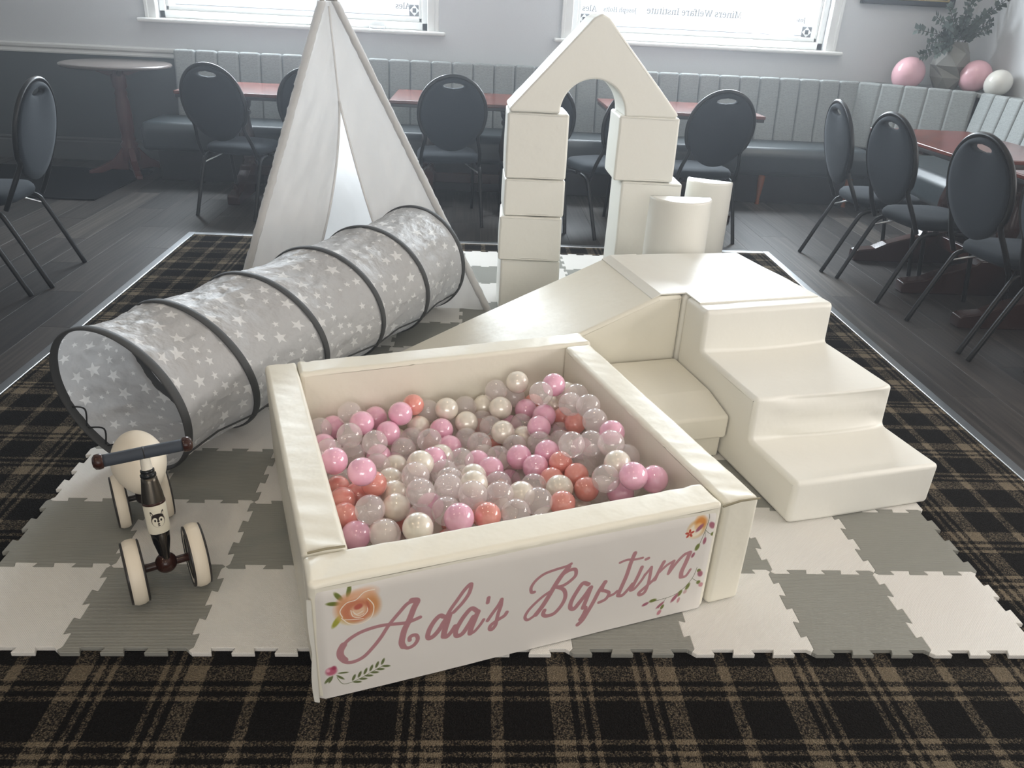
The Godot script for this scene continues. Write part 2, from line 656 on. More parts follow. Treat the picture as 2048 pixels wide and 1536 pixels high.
func make_materials() -> void:
	var leather := noise_tex(0.016, 3, true, 5.0, 512, FastNoiseLite.TYPE_SIMPLEX_SMOOTH, 4)
	var v := mat("cream_vinyl", Color(0.90, 0.885, 0.83), 0.42)
	relief(v, leather, 1.1, 0.16)
	v = mat("white_vinyl", Color(0.895, 0.89, 0.86), 0.42)
	relief(v, leather, 1.1, 0.13)
	v = mat("black_vinyl", Color(0.17, 0.195, 0.205), 0.36)
	relief(v, leather, 2.0, 0.12)
	mat("seam", Color(0.55, 0.52, 0.43), 0.8)
	var f := mat("foam_white", Color(0.87, 0.86, 0.84), 0.85, 0.0, 0.3)
	relief(f, rib_texture(true), 26.0, 1.0)
	f = mat("foam_grey", Color(0.56, 0.56, 0.535), 0.85, 0.0, 0.3)
	relief(f, rib_texture(false), 26.0, 1.0)
	var c := mat("tartan", Color.WHITE, 0.95, 0.0, 0.15)
	c.albedo_texture = tartan()
	c.uv1_triplanar = true
	c.uv1_scale = Vector3.ONE / 0.545
	c.uv1_offset = Vector3(-1.442 / 0.545, 0, -0.035 / 0.545)
	c.normal_enabled = true
	c.normal_texture = noise_tex(0.22, 8, true, 9.0, 512)
	c.normal_scale = 1.0
	mat("aluminium", Color(0.80, 0.81, 0.82), 0.30, 1.0)
	mat("chrome", Color(0.75, 0.73, 0.70), 0.08, 1.0)
	for k in 5:
		var a: Color = [Color(0.150, 0.138, 0.130), Color(0.185, 0.172, 0.162), Color(0.125, 0.117, 0.112), Color(0.215, 0.200, 0.186), Color(0.165, 0.150, 0.140)][k]
		var p := mat("plank_%d" % k, Color.WHITE, 0.42)
		p.albedo_texture = wood_grain(20 + k, a * 0.8, a * 1.55)
		p.uv1_triplanar = true
		p.uv1_scale = Vector3(2.6, 2.6, 0.5)
		p.uv1_offset = Vector3(0.31 * k, 0, 0.17 * k)
	mat("subfloor", Color(0.05, 0.05, 0.05), 0.9)
	var paint := mat("wall_paint", Color(0.76, 0.765, 0.77), 0.75)
	relief(paint, noise_tex(0.05, 9, true, 2.0, 256), 4.0, 0.15)
	paint = mat("dado_paint", Color(0.265, 0.285, 0.285), 0.55)
	mat("trim_paint", Color(0.84, 0.84, 0.83), 0.38)
	mat("dado_trim_paint", Color(0.30, 0.31, 0.305), 0.45)
	mat("ceiling_paint", Color(0.84, 0.83, 0.81), 0.8)
	var tweed := mat("tweed", Color(0.60, 0.615, 0.61), 0.95, 0.0, 0.2)
	tweed.albedo_texture = tweed_tex()
	tweed.uv1_triplanar = true
	tweed.uv1_scale = Vector3(3.2, 9.0, 3.2)
	var ch := mat("chair_fabric", Color(0.115, 0.140, 0.165), 0.9, 0.0, 0.3)
	relief(ch, noise_tex(0.3, 4, true, 4.0, 256), 6.0, 0.4)
	ch.rim_enabled = true
	ch.rim = 0.3
	mat("chair_metal", Color(0.055, 0.06, 0.065), 0.30, 0.4)
	var ma := mat("mahogany", Color.WHITE, 0.22)
	ma.albedo_texture = wood_grain(41, Color(0.29, 0.135, 0.11), Color(0.41, 0.20, 0.16), 10.0)
	ma.uv1_triplanar = true
	ma.uv1_scale = Vector3(0.7, 2.0, 2.0)
	mat("mahogany_dark", Color(0.17, 0.075, 0.05), 0.22)
	mat("edge_dark", Color(0.10, 0.085, 0.085), 0.35)
	mat("red_brown", Color(0.30, 0.15, 0.14), 0.35)
	mat("table_grey", Color(0.34, 0.31, 0.295), 0.25)
	mat("orange_wood", Color(0.50, 0.27, 0.12), 0.4)
	mat("door_mat", Color(0.035, 0.04, 0.045), 0.95, 0.0, 0.2)
	var cl := mat("canvas", Color(0.92, 0.915, 0.91), 0.9, 0.0, 0.2)
	relief(cl, noise_tex(0.012, 14, true, 9.0, 512, FastNoiseLite.TYPE_SIMPLEX_SMOOTH, 3), 1.0, 0.3)
	cl.backlight_enabled = true
	cl.backlight = Color(0.9, 0.9, 0.9)
	mat("pole_wood", Color(0.55, 0.53, 0.50), 0.6)
	var st := mat("star_cloth", Color.WHITE, 0.55, 0.0, 0.5)
	st.albedo_texture = star_cloth()
	st.normal_enabled = true
	st.normal_texture = noise_tex(0.012, 21, true, 14.0, 512, FastNoiseLite.TYPE_SIMPLEX_SMOOTH, 4)
	st.normal_scale = 0.5
	st.backlight_enabled = true
	st.backlight = Color(0.9, 0.9, 0.9)
	mat("tunnel_binding", Color(0.24, 0.245, 0.25), 0.7)
	mat("tie_black", Color(0.04, 0.04, 0.045), 0.7)
	var pr := mat("pit_print", Color.WHITE, 0.5)
	pr.albedo_texture = pit_print()
	# play balls
	var b := mat("ball_pink", Color(0.945, 0.71, 0.81), 0.14, 0.0, 0.7)
	b.clearcoat_enabled = true
	b.clearcoat = 1.0
	b.clearcoat_roughness = 0.03
	b = mat("ball_coral", Color(0.92, 0.60, 0.555), 0.12, 0.0, 0.7)
	b.clearcoat_enabled = true
	b.clearcoat = 1.0
	b.clearcoat_roughness = 0.03
	b = mat("ball_pearl", Color(0.93, 0.90, 0.85), 0.26, 0.15, 0.7)
	b.clearcoat_enabled = true
	b.clearcoat = 1.0
	b.clearcoat_roughness = 0.06
	b = mat("ball_clear", Color(0.97, 0.93, 0.93, 0.27), 0.05, 0.0, 0.7)
	b.transparency = BaseMaterial3D.TRANSPARENCY_ALPHA
	# balance bike
	var bc := mat("bike_cream", Color(0.90, 0.86, 0.79), 0.5)
	bc.rim_enabled = false
	mat("bike_white", Color(0.86, 0.84, 0.79), 0.3)
	mat("bike_grip", Color(0.20, 0.225, 0.265), 0.7)
	mat("bike_brown", Color(0.20, 0.085, 0.04), 0.18)
	mat("bike_maroon", Color(0.12, 0.05, 0.04), 0.3)
	mat("bike_hub", Color(0.16, 0.145, 0.14), 0.35)
	mat("bike_steel", Color(0.36, 0.335, 0.30), 0.22, 0.9)
	mat("bike_black", Color(0.03, 0.03, 0.03), 0.12)
	var hp := mat("bike_print", Color.WHITE, 0.3)
	hp.albedo_texture = husky_print()
	# window and wall things
	var gl := mat("window_glass", Color(1, 1, 1, 0.06), 0.02)
	gl.transparency = BaseMaterial3D.TRANSPARENCY_ALPHA
	var ink := mat("etched_lettering", Color(0.10, 0.11, 0.12), 0.9, 0.0, 0.1)
	ink = mat("etched_emblem", Color(0.12, 0.15, 0.18), 0.9, 0.0, 0.1)
	mat("etched_white", Color(0.93, 0.94, 0.94), 0.9)
	mat("frame_dark", Color(0.09, 0.10, 0.115), 0.4)
	mat("frame_gold", Color(0.72, 0.64, 0.44), 0.35, 0.6)
	mat("picture_print", Color(0.40, 0.44, 0.44), 0.5)
	mat("vase_stone", Color(0.46, 0.455, 0.435), 0.7)
	mat("leaf_grey", Color(0.29, 0.335, 0.32), 0.7)
	mat("stem_grey", Color(0.24, 0.25, 0.23), 0.8)
	b = mat("balloon_pink", Color(0.84, 0.66, 0.69), 0.16)
	b = mat("balloon_white", Color(0.83, 0.82, 0.79), 0.16)
	var lamp := mat("lamp_glow", Color(1, 0.95, 0.86), 0.5)
	lamp.emission_enabled = true
	lamp.emission = Color(1.0, 0.86, 0.66)
	lamp.emission_energy_multiplier = 6.0


func tweed_tex() -> ImageTexture:
	var n := 256
	var im := Image.create(n, n, false, Image.FORMAT_RGB8)
	var r := RandomNumberGenerator.new()
	r.seed = 31
	var run := 0.0
	for y in n:
		for x in n:
			if x % 9 == 0:
				run = r.randf()
			var k := 0.72 + 0.42 * run * 0.7 + 0.12 * r.randf()
			im.set_pixel(x, y, Color(k, k, k))
	return ImageTexture.create_from_image(im)


# ---------------------------------------------------------------- the room
const BACK := -5.75
const CARPET_L := -0.53
const CARPET_R := 3.20
const CARPET_B := -3.526

func wall_box(lo: Vector3, hi: Vector3) -> Geo:
	var g := Geo.new()
	g.box((lo + hi) * 0.5, hi - lo)
	return g


func room() -> void:
	# floor slab and boards
	var fl := struct("floor", wall_box(Vector3(-4.6, -0.2, -5.95), Vector3(5.7, -0.008, 4.0)), M.subfloor)
	var shapes := []
	for k in 3:
		shapes.append(rbox(Vector3.ZERO, Vector3(0.1988, 0.008, [1.2488, 1.2488, 0.62][k]), 0.0007, 1).mesh())
	rng.seed = 4
	var col := 0
	var x := -4.5
	while x < 5.5:
		var z := -5.75 + 1.25 * fposmod(col * 0.37, 1.0) - 0.62
		while z < 3.2:
			var mid := Vector3(x + 0.1, -0.004, z)
			var under_carpet: bool = mid.x > CARPET_L + 0.02 and mid.x < CARPET_R - 0.02 and z - 0.62 > CARPET_B - 0.02
			var cut: bool = mid.x > CARPET_L - 0.11 and mid.x < CARPET_R + 0.11 and z + 0.625 > CARPET_B
			var shown: bool = z > -6.3 and z < -0.2
			if shown and not under_carpet and not (cut and mid.x > CARPET_L and mid.x < CARPET_R):
				obj("plank", shapes[rng.randi_range(0, 1)], M["plank_%d" % rng.randi_range(0, 4)], fl, at(mid.x, mid.y, mid.z))
			elif shown and cut and not under_carpet:
				# a board that meets the carpet is cut off at its edge
				var top := z - 0.6235
				var l := CARPET_B - 0.005 - top
				if l > 0.03:
					obj("plank", rbox(Vector3.ZERO, Vector3(0.1988, 0.008, l), 0.0007, 1), M["plank_%d" % rng.randi_range(0, 4)], fl, at(mid.x, mid.y, top + l * 0.5))
			z += 1.25
		x += 0.2
		col += 1
	struct("floor_front", wall_box(Vector3(-4.5, -0.008, -0.2), Vector3(CARPET_L, -0.002, 3.9)), M.plank_0)
	struct("floor_right", wall_box(Vector3(CARPET_R, -0.008, -0.2), Vector3(5.5, -0.002, 3.9)), M.plank_0)
	# inset carpet and its metal edging
	var ca := obj("carpet", rbox(Vector3((CARPET_L + CARPET_R) * 0.5, -0.001, (CARPET_B + 3.6) * 0.5), Vector3(CARPET_R - CARPET_L, 0.012, 3.6 - CARPET_B), 0.003, 2), M.tartan)
	tag(ca, "dark brown carpet woven in a beige tartan check, inset in the wood floor", "carpet")
	var e := 0.022
	struct("trim_1", rbox(Vector3(CARPET_L, 0.004, (CARPET_B + 3.6) * 0.5), Vector3(e * 2, 0.012, 3.6 - CARPET_B + e * 2), 0.004, 2), M.aluminium)
	struct("trim_2", rbox(Vector3(CARPET_R, 0.004, (CARPET_B + 3.6) * 0.5), Vector3(e * 2, 0.012, 3.6 - CARPET_B + e * 2), 0.004, 2), M.aluminium)
	struct("trim_3", rbox(Vector3((CARPET_L + CARPET_R) * 0.5, 0.004, CARPET_B), Vector3(CARPET_R - CARPET_L - e * 2, 0.011, e * 2), 0.004, 2), M.aluminium)

	# back wall with two window openings: pieces round them
	var g := Geo.new()
	var top := 2.7
	var w := [[-1.36, 0.84], [2.05, 4.24]]
	var y0 := 1.165
	var y1 := 2.35
	g.add(wall_box(Vector3(-4.6, 0, BACK - 0.2), Vector3(5.7, y0, BACK)))
	g.add(wall_box(Vector3(-4.6, y1, BACK - 0.2), Vector3(5.7, top, BACK)))
	g.add(wall_box(Vector3(-4.6, y0, BACK - 0.2), Vector3(w[0][0], y1, BACK)))
	g.add(wall_box(Vector3(w[0][1], y0, BACK - 0.2), Vector3(w[1][0], y1, BACK)))
	g.add(wall_box(Vector3(w[1][1], y0, BACK - 0.2), Vector3(5.7, y1, BACK)))
	struct("wall_back", g, M.wall_paint)
	# darker dado, its rail and the skirting
	struct("wall_back_dado", wall_box(Vector3(-4.5, 0, BACK), Vector3(5.5, 0.86, BACK + 0.006)), M.dado_paint)
	var rail := [Vector2(0, 0), Vector2(0.016, 0), Vector2(0.02, 0.012), Vector2(0.016, 0.026), Vector2(0.012, 0.034), Vector2(0.03, 0.046), Vector2(0.034, 0.066), Vector2(0.024, 0.078), Vector2(0, 0.08)]
	var rg := prism(rail, 3.3, 0.001, 0.003, 10, 0, 9, 1)
	# the profile's x runs out of the wall (+z), its sweep along x
	var turn := Basis(Vector3(0, 0, 1), Vector3.UP, Vector3(-1, 0, 0))
	struct("trim_4", rg, M.trim_paint).transform = Transform3D(turn, Vector3(-1.16, 0.86, BACK))
	var skirt := [Vector2(0, 0), Vector2(0.022, 0), Vector2(0.022, 0.15), Vector2(0.016, 0.162), Vector2(0.019, 0.175), Vector2(0.008, 0.19), Vector2(0, 0.19)]
	struct("baseboard_back", prism(skirt, 3.3, 0.001, 0.003, 10, 0, 9, 1), M.dado_trim_paint).transform = Transform3D(turn, Vector3(-1.16, 0, BACK))
	# the other walls and the ceiling, out of view but for a strip of the right one
	struct("wall_left", wall_box(Vector3(-4.7, 0, BACK - 0.2), Vector3(-4.5, top, 4.0)), M.wall_paint)
	var fw := Geo.new()
	fw.add(wall_box(Vector3(-4.6, 0, 3.9), Vector3(0.3, top, 4.1)))
	fw.add(wall_box(Vector3(3.1, 0, 3.9), Vector3(5.7, top, 4.1)))
	fw.add(wall_box(Vector3(0.3, 0, 3.9), Vector3(3.1, 0.95, 4.1)))
	fw.add(wall_box(Vector3(0.3, 2.35, 3.9), Vector3(3.1, top, 4.1)))
	struct("wall_front", fw, M.wall_paint)
	struct("ceiling", wall_box(Vector3(-4.7, top, BACK - 0.2), Vector3(5.8, top + 0.15, 4.1)), M.ceiling_paint)
	g = Geo.new()
	g.add(wall_box(Vector3(5.5, 0, BACK - 0.2), Vector3(5.7, 0.95, 4.0)))
	g.add(wall_box(Vector3(5.5, 2.3, BACK - 0.2), Vector3(5.7, top, 4.0)))
	g.add(wall_box(Vector3(5.5, 0.95, BACK - 0.2), Vector3(5.7, 2.3, -1.9)))
	g.add(wall_box(Vector3(5.5, 0.95, 0.9), Vector3(5.7, 2.3, 4.0)))
	struct("wall_right", g, M.wall_paint)
	window(1, w[0][0], w[0][1], y0, y1)
	window(2, w[1][0], w[1][1], y0, y1)
	lettering()
	# the window behind the viewer
	var vw := struct("window_4", rbox(Vector3(1.7, 0.98, 4.0), Vector3(2.8, 0.06, 0.1), 0.004), M.trim_paint)
	struct("window_frame", rbox(Vector3(1.7, 2.32, 4.0), Vector3(2.8, 0.06, 0.1), 0.004), M.trim_paint, vw)
	for x2 in [0.33, 1.7, 3.07]:
		struct("window_frame", rbox(Vector3(x2, 1.65, 4.0), Vector3(0.06, 1.28, 0.1), 0.004), M.trim_paint, vw)
	g = Geo.new()
	g.box(Vector3(1.7, 1.65, 4.0), Vector3(2.7, 1.28, 0.004))
	struct("pane", g, M.window_glass, vw)
	# the side window, beside the steps
	var sw := struct("window_3", rbox(Vector3(5.6, 0.98, -0.5), Vector3(0.1, 0.06, 2.78), 0.004), M.trim_paint)
	struct("window_frame", rbox(Vector3(5.6, 2.27, -0.5), Vector3(0.1, 0.06, 2.78), 0.004), M.trim_paint, sw)
	for z in [-1.87, -0.5, 0.87]:
		struct("window_frame", rbox(Vector3(5.6, 1.62, z), Vector3(0.1, 1.24, 0.06), 0.004), M.trim_paint, sw)
	g = Geo.new()
	g.box(Vector3(5.6, 1.62, -0.5), Vector3(0.004, 1.24, 2.7))
	struct("pane", g, M.window_glass, sw)


func window(n: int, x0: float, x1: float, y0: float, y1: float) -> void:
	var f: Material = M.trim_paint
	# sill board with a rounded nose
	var sill := struct("window_%d" % n, rbox(Vector3((x0 + x1) * 0.5, y0 - 0.016, BACK + 0.0), Vector3(x1 - x0 + 0.30, 0.032, 0.16), 0.014, 4), f)
	# architrave, stepped
	for s in [[x0, -1.0], [x1, 1.0]]:
		var q: float = s[0] + s[1] * 0.047
		struct("window_trim", rbox(Vector3(q, (y0 + y1) * 0.5 + 0.02, BACK + 0.012), Vector3(0.094, y1 - y0 + 0.05, 0.024), 0.006, 2), f, sill)
		struct("window_trim", rbox(Vector3(s[0] + s[1] * 0.078, (y0 + y1) * 0.5 + 0.02, BACK + 0.026), Vector3(0.03, y1 - y0 + 0.05, 0.012), 0.005, 2), f, sill)
	struct("window_trim", rbox(Vector3((x0 + x1) * 0.5, y1 + 0.045, BACK + 0.014), Vector3(x1 - x0 + 0.19, 0.09, 0.028), 0.006, 2), f, sill)
	# sash frame set back in the reveal
	var zz := BACK - 0.085
	struct("sash", rbox(Vector3((x0 + x1) * 0.5, y0 + 0.03, zz), Vector3(x1 - x0, 0.06, 0.07), 0.006, 2), f, sill)
	struct("sash", rbox(Vector3((x0 + x1) * 0.5, y0 + 0.078, zz - 0.01), Vector3(x1 - x0 - 0.03, 0.036, 0.04), 0.006, 2), f, sill)
	struct("sash", rbox(Vector3((x0 + x1) * 0.5, y1 - 0.04, zz), Vector3(x1 - x0, 0.08, 0.07), 0.006, 2), f, sill)
	for s in [[x0, 1.0], [x1, -1.0]]:
		struct("sash", rbox(Vector3(s[0] + s[1] * 0.025, (y0 + y1) * 0.5, zz), Vector3(0.05, y1 - y0, 0.07), 0.006, 2), f, sill)
		struct("sash", rbox(Vector3(s[0] + s[1] * 0.063, (y0 + y1) * 0.5, zz - 0.01), Vector3(0.026, y1 - y0 - 0.1, 0.04), 0.005, 2), f, sill)
	if n == 1:
		struct("window_catch", rbox(Vector3(0.42, y0 + 0.012, BACK - 0.02), Vector3(0.13, 0.018, 0.05), 0.006, 2), M.aluminium, sill)
	var g := Geo.new()
	g.box(Vector3((x0 + x1) * 0.5, (y0 + y1) * 0.5, zz - 0.012), Vector3(x1 - x0 - 0.06, y1 - y0 - 0.06, 0.004))
	struct("pane", g, M.window_glass, sill)


# lettering etched on the outside of the panes: it reads backwards from inside the room
func words(text: String, x: float, y: float, h: float, called: String, parent: Node) -> void:
	var f := SystemFont.new()
	f.font_names = PackedStringArray(["Droid Serif"])
	var tm := TextMesh.new()
	tm.text = text
	tm.font = f
	tm.font_size = 48
	tm.pixel_size = h / 34.0
	tm.depth = 0.001
	obj(called, tm, M.etched_lettering, parent, Transform3D(Basis(Vector3.UP, PI), Vector3(x, y, BACK - 0.103)))


func lettering() -> void:
	var a := get_node("window_1")
	var b := get_node("window_2")
	words("Miners Welfare Institute", 3.10, 1.407, 0.050, "lettering", b)
	words("Joseph Holts", 3.93, 1.395, 0.034, "lettering", b)
	words("Ales", 3.93, 1.345, 0.034, "lettering", b)
	words("Joseph Holts", 2.46, 1.400, 0.034, "lettering", b)
	words("Ales", 2.20, 1.40, 0.044, "lettering", b)
	words("Ales", 0.63, 1.345, 0.044, "lettering", a)
	for s in [[a, 0.725, 1.315], [b, 4.10, 1.302], [b, 2.16, 1.315]]:
		var g := Geo.new()
		g.box(Vector3(s[1], s[2], BACK - 0.103), Vector3(0.084, 0.084, 0.002))
		var e := struct("emblem", g, M.etched_emblem, s[0])
		var d := Geo.new()
		d.box(Vector3(s[1], s[2], BACK - 0.1005), Vector3(0.057, 0.057, 0.002), Basis(Vector3(0, 0, 1), PI / 4))
		struct("diamond", d, M.etched_white, e)
		d = Geo.new()
		d.box(Vector3(s[1], s[2], BACK - 0.099), Vector3(0.030, 0.034, 0.002))
		struct("centre", d, M.etched_emblem, e)
	# the fine etched border line along the foot of each pane
	for s in [[a, -1.24, 0.76], [b, 2.12, 4.14]]:
		var g := Geo.new()
		g.box(Vector3((s[1] + s[2]) * 0.5, 1.272, BACK - 0.103), Vector3(s[2] - s[1], 0.004, 0.001))
		struct("border_line", g, M.etched_lettering, s[0])


func pictures() -> void:
	var p := thing("wall_picture", "dark framed picture with a thin gold inner edge, above the plant vase", "picture", Vector3(4.86, 1.545, BACK))
	for s in [[0, 0.02, 0.80, 0.04], [0, 0.56, 0.80, 0.04], [-0.38, 0.29, 0.04, 0.58], [0.38, 0.29, 0.04, 0.58]]:
		obj("frame", rbox(Vector3(s[0], s[1], 0.03), Vector3(s[2], s[3], 0.05), 0.006, 2), M.frame_dark, p)
	for s in [[0, 0.047, 0.72, 0.014], [0, 0.533, 0.72, 0.014], [-0.353, 0.29, 0.014, 0.5], [0.353, 0.29, 0.014, 0.5]]:
		obj("gold_edge", rbox(Vector3(s[0], s[1], 0.022), Vector3(s[2], s[3], 0.03), 0.004, 2), M.frame_gold, p)
	obj("print", rbox(Vector3(0, 0.29, 0.008), Vector3(0.70, 0.48, 0.012), 0.002, 1), M.picture_print, p)


func lights() -> void:
	# daylight behind the two front windows and the side one
	for q in [[-0.26, 2.2], [3.145, 2.2]]:
		var l := AreaLight3D.new()
		l.name = "window_light"
		l.area_size = Vector2(q[1] + 0.5, 1.3)
		l.light_energy = WINDOW_E
		l.light_color = Color(0.93, 0.97, 1.0)
		l.area_range = 14.0
		l.shadow_enabled = true
		add_child(l, true)
		l.transform = Transform3D(Basis(Vector3.UP, PI), Vector3(q[0], 2.16, BACK - 0.34))
	var r := AreaLight3D.new()
	r.name = "window_light"
	r.area_size = Vector2(2.9, 1.4)
	r.light_energy = SIDE_E
	r.light_color = Color(1.0, 0.97, 0.94)
	r.area_range = 14.0
	r.shadow_enabled = true
	add_child(r, true)
	r.transform = Transform3D(Basis(Vector3.UP, PI * 0.5), Vector3(5.85, 1.65, -0.5))
	var fr := AreaLight3D.new()
	fr.name = "window_light"
	fr.area_size = Vector2(3.0, 1.35)
	fr.light_energy = FRONT_E
	fr.light_color = Color(1.0, 0.97, 0.93)
	fr.area_range = 14.0
	fr.shadow_enabled = true
	add_child(fr, true)
	fr.position = Vector3(1.7, 1.65, 4.25)
	# recessed ceiling lamps
	var fit := thing("ceiling_lamp", "round recessed ceiling lamp over the soft play corner", "lamp", Vector3.ZERO, 0, "recessed ceiling lamps")
	obj("rim", lathe([Vector2(0.10, -0.012), Vector2(0.115, -0.012), Vector2(0.12, 0.0), Vector2(0.10, 0.0), Vector2(0.10, -0.012)], 24), M.trim_paint, fit)
	obj("glow", lathe([Vector2(0.0001, -0.008), Vector2(0.10, -0.006), Vector2(0.10, -0.002)], 24), M.lamp_glow, fit)
	var first := true
	for q in LAMPS:
		var o: Node3D = fit
		if not first:
			o = dup(fit, fit.get_meta("label"), Vector3.ZERO)
		first = false
		o.position = Vector3(q[0], 2.70, q[1])
		var l := SpotLight3D.new()
		l.name = "lamp_light"
		l.spot_angle = 78
		l.spot_angle_attenuation = 0.6
		l.spot_range = 9.0
		l.spot_attenuation = 2.0
		l.light_size = 0.06
		l.light_energy = q[2]
		l.light_color = Color(1.0, 0.905, 0.79)
		l.shadow_enabled = true
		add_child(l, true)
		l.transform = Transform3D(Basis(Vector3(1, 0, 0), -PI * 0.5), Vector3(q[0], 2.68, q[1]))


# ---------------------------------------------------------------- foam mat
func edge_teeth(s: float) -> Array:
	# Vector2(along, outward) from one corner to the next: three dovetailed teeth; every edge alike, so that tiles interlock
	var p := s / 3.0
	var d := 0.0085
	var out := []
	for j in 3:
		var a := j * p
		if j == 0:
			out.append(Vector2(0, 0))
			out.append(Vector2(0.10 * p, d))
		else:
			out.append(Vector2(a + 0.06 * p, -d))
			out.append(Vector2(a + 0.0 * p, d))
		out.append(Vector2(a + 0.55 * p, d))
		out.append(Vector2(a + 0.49 * p, -d))
	out.append(Vector2(s - 0.10 * p, -d))
	return out


func play_mat() -> void:
	var s := 0.3
	var e := edge_teeth(s)
	var o := []
	for q in e:
		o.append(Vector2(q.x, -q.y))          # front edge, teeth towards the viewer
	for q in e:
		o.append(Vector2(s + q.y, q.x))       # right edge
	for k in range(e.size(), 0, -1):
		var q: Vector2 = e[k % e.size()] if k < e.size() else Vector2(s, 0)
		o.append(Vector2(q.x, s - q.y))       # back edge: the front edge moved by one tile
	for k in range(e.size(), 0, -1):
		var q: Vector2 = e[k % e.size()] if k < e.size() else Vector2(s, 0)
		o.append(Vector2(q.y, q.x))
	var tile := prism(o, 0.012, 0.0016, 0.0014, 10, 0, 9, 2).mesh()
	var m := thing("play_mat", "grey and white checkered foam play mat of interlocking square tiles on the tartan carpet", "play mat", Vector3(0, 0.005, 0))
	for k in 11:
		for i in 9:
			# the outline lies in x, y; laid down, its y runs away from the viewer
			obj("tile", tile, M.foam_white if (i + k) % 2 == 0 else M.foam_grey, m, Transform3D(Basis(Vector3(1, 0, 0), Vector3(0, 0, -1), Vector3(0, 1, 0)), Vector3(i * s, 0, -k * s)))


# ---------------------------------------------------------------- ball pit and its balls
const MAT_TOP := 0.017
const PIT := Vector3(0.9264, MAT_TOP, 0.1477)
const PIT_TURN := 0.31306
var balls := []

func panel_geo(l: float, h: float, t: float, amp := 0.0045) -> Geo:
	# a padded wall, length along x, standing on y = 0, thickness along z, centred on x and z; soft and a little rumpled
	var g := rbox(Vector3(0, h * 0.5, 0), Vector3(l, h, t), 0.014, 4, 0.02, amp, 1.1)
	for k in g.p.size():
		var q := g.p[k]
		if q.y > h - 0.03:
			# gathers where the cover is pulled round its ends
			var e := exp(-(l * 0.5 - absf(q.x)) / 0.09)
			g.p[k].y += noise.get_noise_3d(q.x * 180.0 + q.z * 120.0, q.z * 60.0, l * 40.0) * (0.0015 + 0.007 * e)
	return g


func ball_pit() -> void:
	var p := thing("ball_pit", "square cream padded ball pit with pink script and roses printed on its front", "ball pit", PIT, PIT_TURN)
	var w := 1.1085
	var d := 1.085
	var t := 0.098
	var h := 0.328
	obj("panel", panel_geo(w - 0.118, h, t), M.cream_vinyl, p, at((w - 0.118) * 0.5, 0, -t * 0.5))
	obj("panel", panel_geo(d - t - 0.002, h - 0.002, t, 0.005), M.cream_vinyl, p, Transform3D(Basis(Vector3.UP, PI * 0.5), Vector3(w - t * 0.5 - 0.008, 0, -(d - t) * 0.5)))
	obj("panel", panel_geo(w - t - 0.002, h + 0.002, t), M.cream_vinyl, p, at((w + t) * 0.5, 0, -d + t * 0.5))
	obj("panel", panel_geo(d - t - 0.002, h, t, 0.005), M.cream_vinyl, p, Transform3D(Basis(Vector3.UP, PI * 0.5), Vector3(t * 0.5, 0, -(d + t) * 0.5)))
	obj("base_pad", rbox(Vector3(w * 0.5, 0.008, -d * 0.5), Vector3(w - 2.0 * t, 0.016, d - 2.0 * t), 0.005, 2), M.cream_vinyl, p)
	# the printed cover of the front wall, wrapped round its edges
	var g := Geo.new()
	var nx := 66
	var ny := 22
	var l := w - 0.122
	for k in ny + 1:
		for i in nx + 1:
			var u := float(i) / nx
			var v := float(k) / ny
			var a := Vector3(0.002 + u * l, 0.004 + v * (h - 0.022), 0.0035)
			a.z += noise.get_noise_3d(a.x * 30.0, a.y * 40.0, 7.0) * 0.002
			var rim: float = max(max(0.0, 0.02 - a.x), max(0.0, a.x - l + 0.018)) / 0.02
			a.z -= rim * rim * 0.011
			var lip: float = max(0.0, v - 0.93) / 0.07
			a.z -= lip * lip * 0.005
			g.v(a, Vector2(u, 1.0 - v * 0.94))
	for k in ny:
		for i in nx:
			var q := k * (nx + 1) + i
			g.quad(q, q + 1, q + nx + 2, q + nx + 1)
	var pc := obj("printed_cover", g, M.pit_print, p)
	pc.set_meta("label", "white front cover printed with pink lettering and roses")
	# loose edge of the cover standing off the near corner, and the zip tails
	g = Geo.new()
	for k in 21:
		var v := k / 20.0
		var y := v * 0.29
		var off := 0.004 + 0.007 * absf(sin(v * 5.0 + 0.6)) * (1.0 - 0.6 * v)
		for s in 2:
			for i in 3:
				g.v(Vector3(0.004 - (off + 0.002) * i * 0.5 - 0.001 * s, y, 0.004 - off * i * 0.35 + 0.0015 * s), Vector2(i, v))
	for k in 20:
		for s in 2:
			for i in 2:
				var q := k * 6 + s * 3 + i
				if s == 1:
					g.quad(q, q + 6, q + 7, q + 1)
				else:
					g.quad(q, q + 1, q + 7, q + 6)
	obj("cover_flap", g, M.white_vinyl, p)
	obj("zip", tube([Vector3(0.012, h + 0.001, -t - 0.001), Vector3(0.05, h + 0.003, -t - 0.002), Vector3(0.092, h + 0.002, -t)], 0.003, 6), M.seam, p)
	obj("zip", tube([Vector3(w - 0.117, h - 0.01, 0.0), Vector3(w - 0.07, h - 0.001, 0.002), Vector3(w - 0.012, h - 0.004, 0.002)], 0.003, 6), M.seam, p)


var ball_shapes := {}
func ball(kind: String, u: float, v: float, y: float, buried := false) -> void:
	var r := 0.0355 if kind == "coral" else 0.0385
	var b := Basis(Vector3.UP, PIT_TURN)
	var q := Vector3(0.9264, 0, 0.1477) + b * Vector3(u, 0, -v) + Vector3(0, y + 0.005, 0)
	balls.append({"kind": kind, "u": u, "v": v, "at": q, "r": r, "buried": buried})


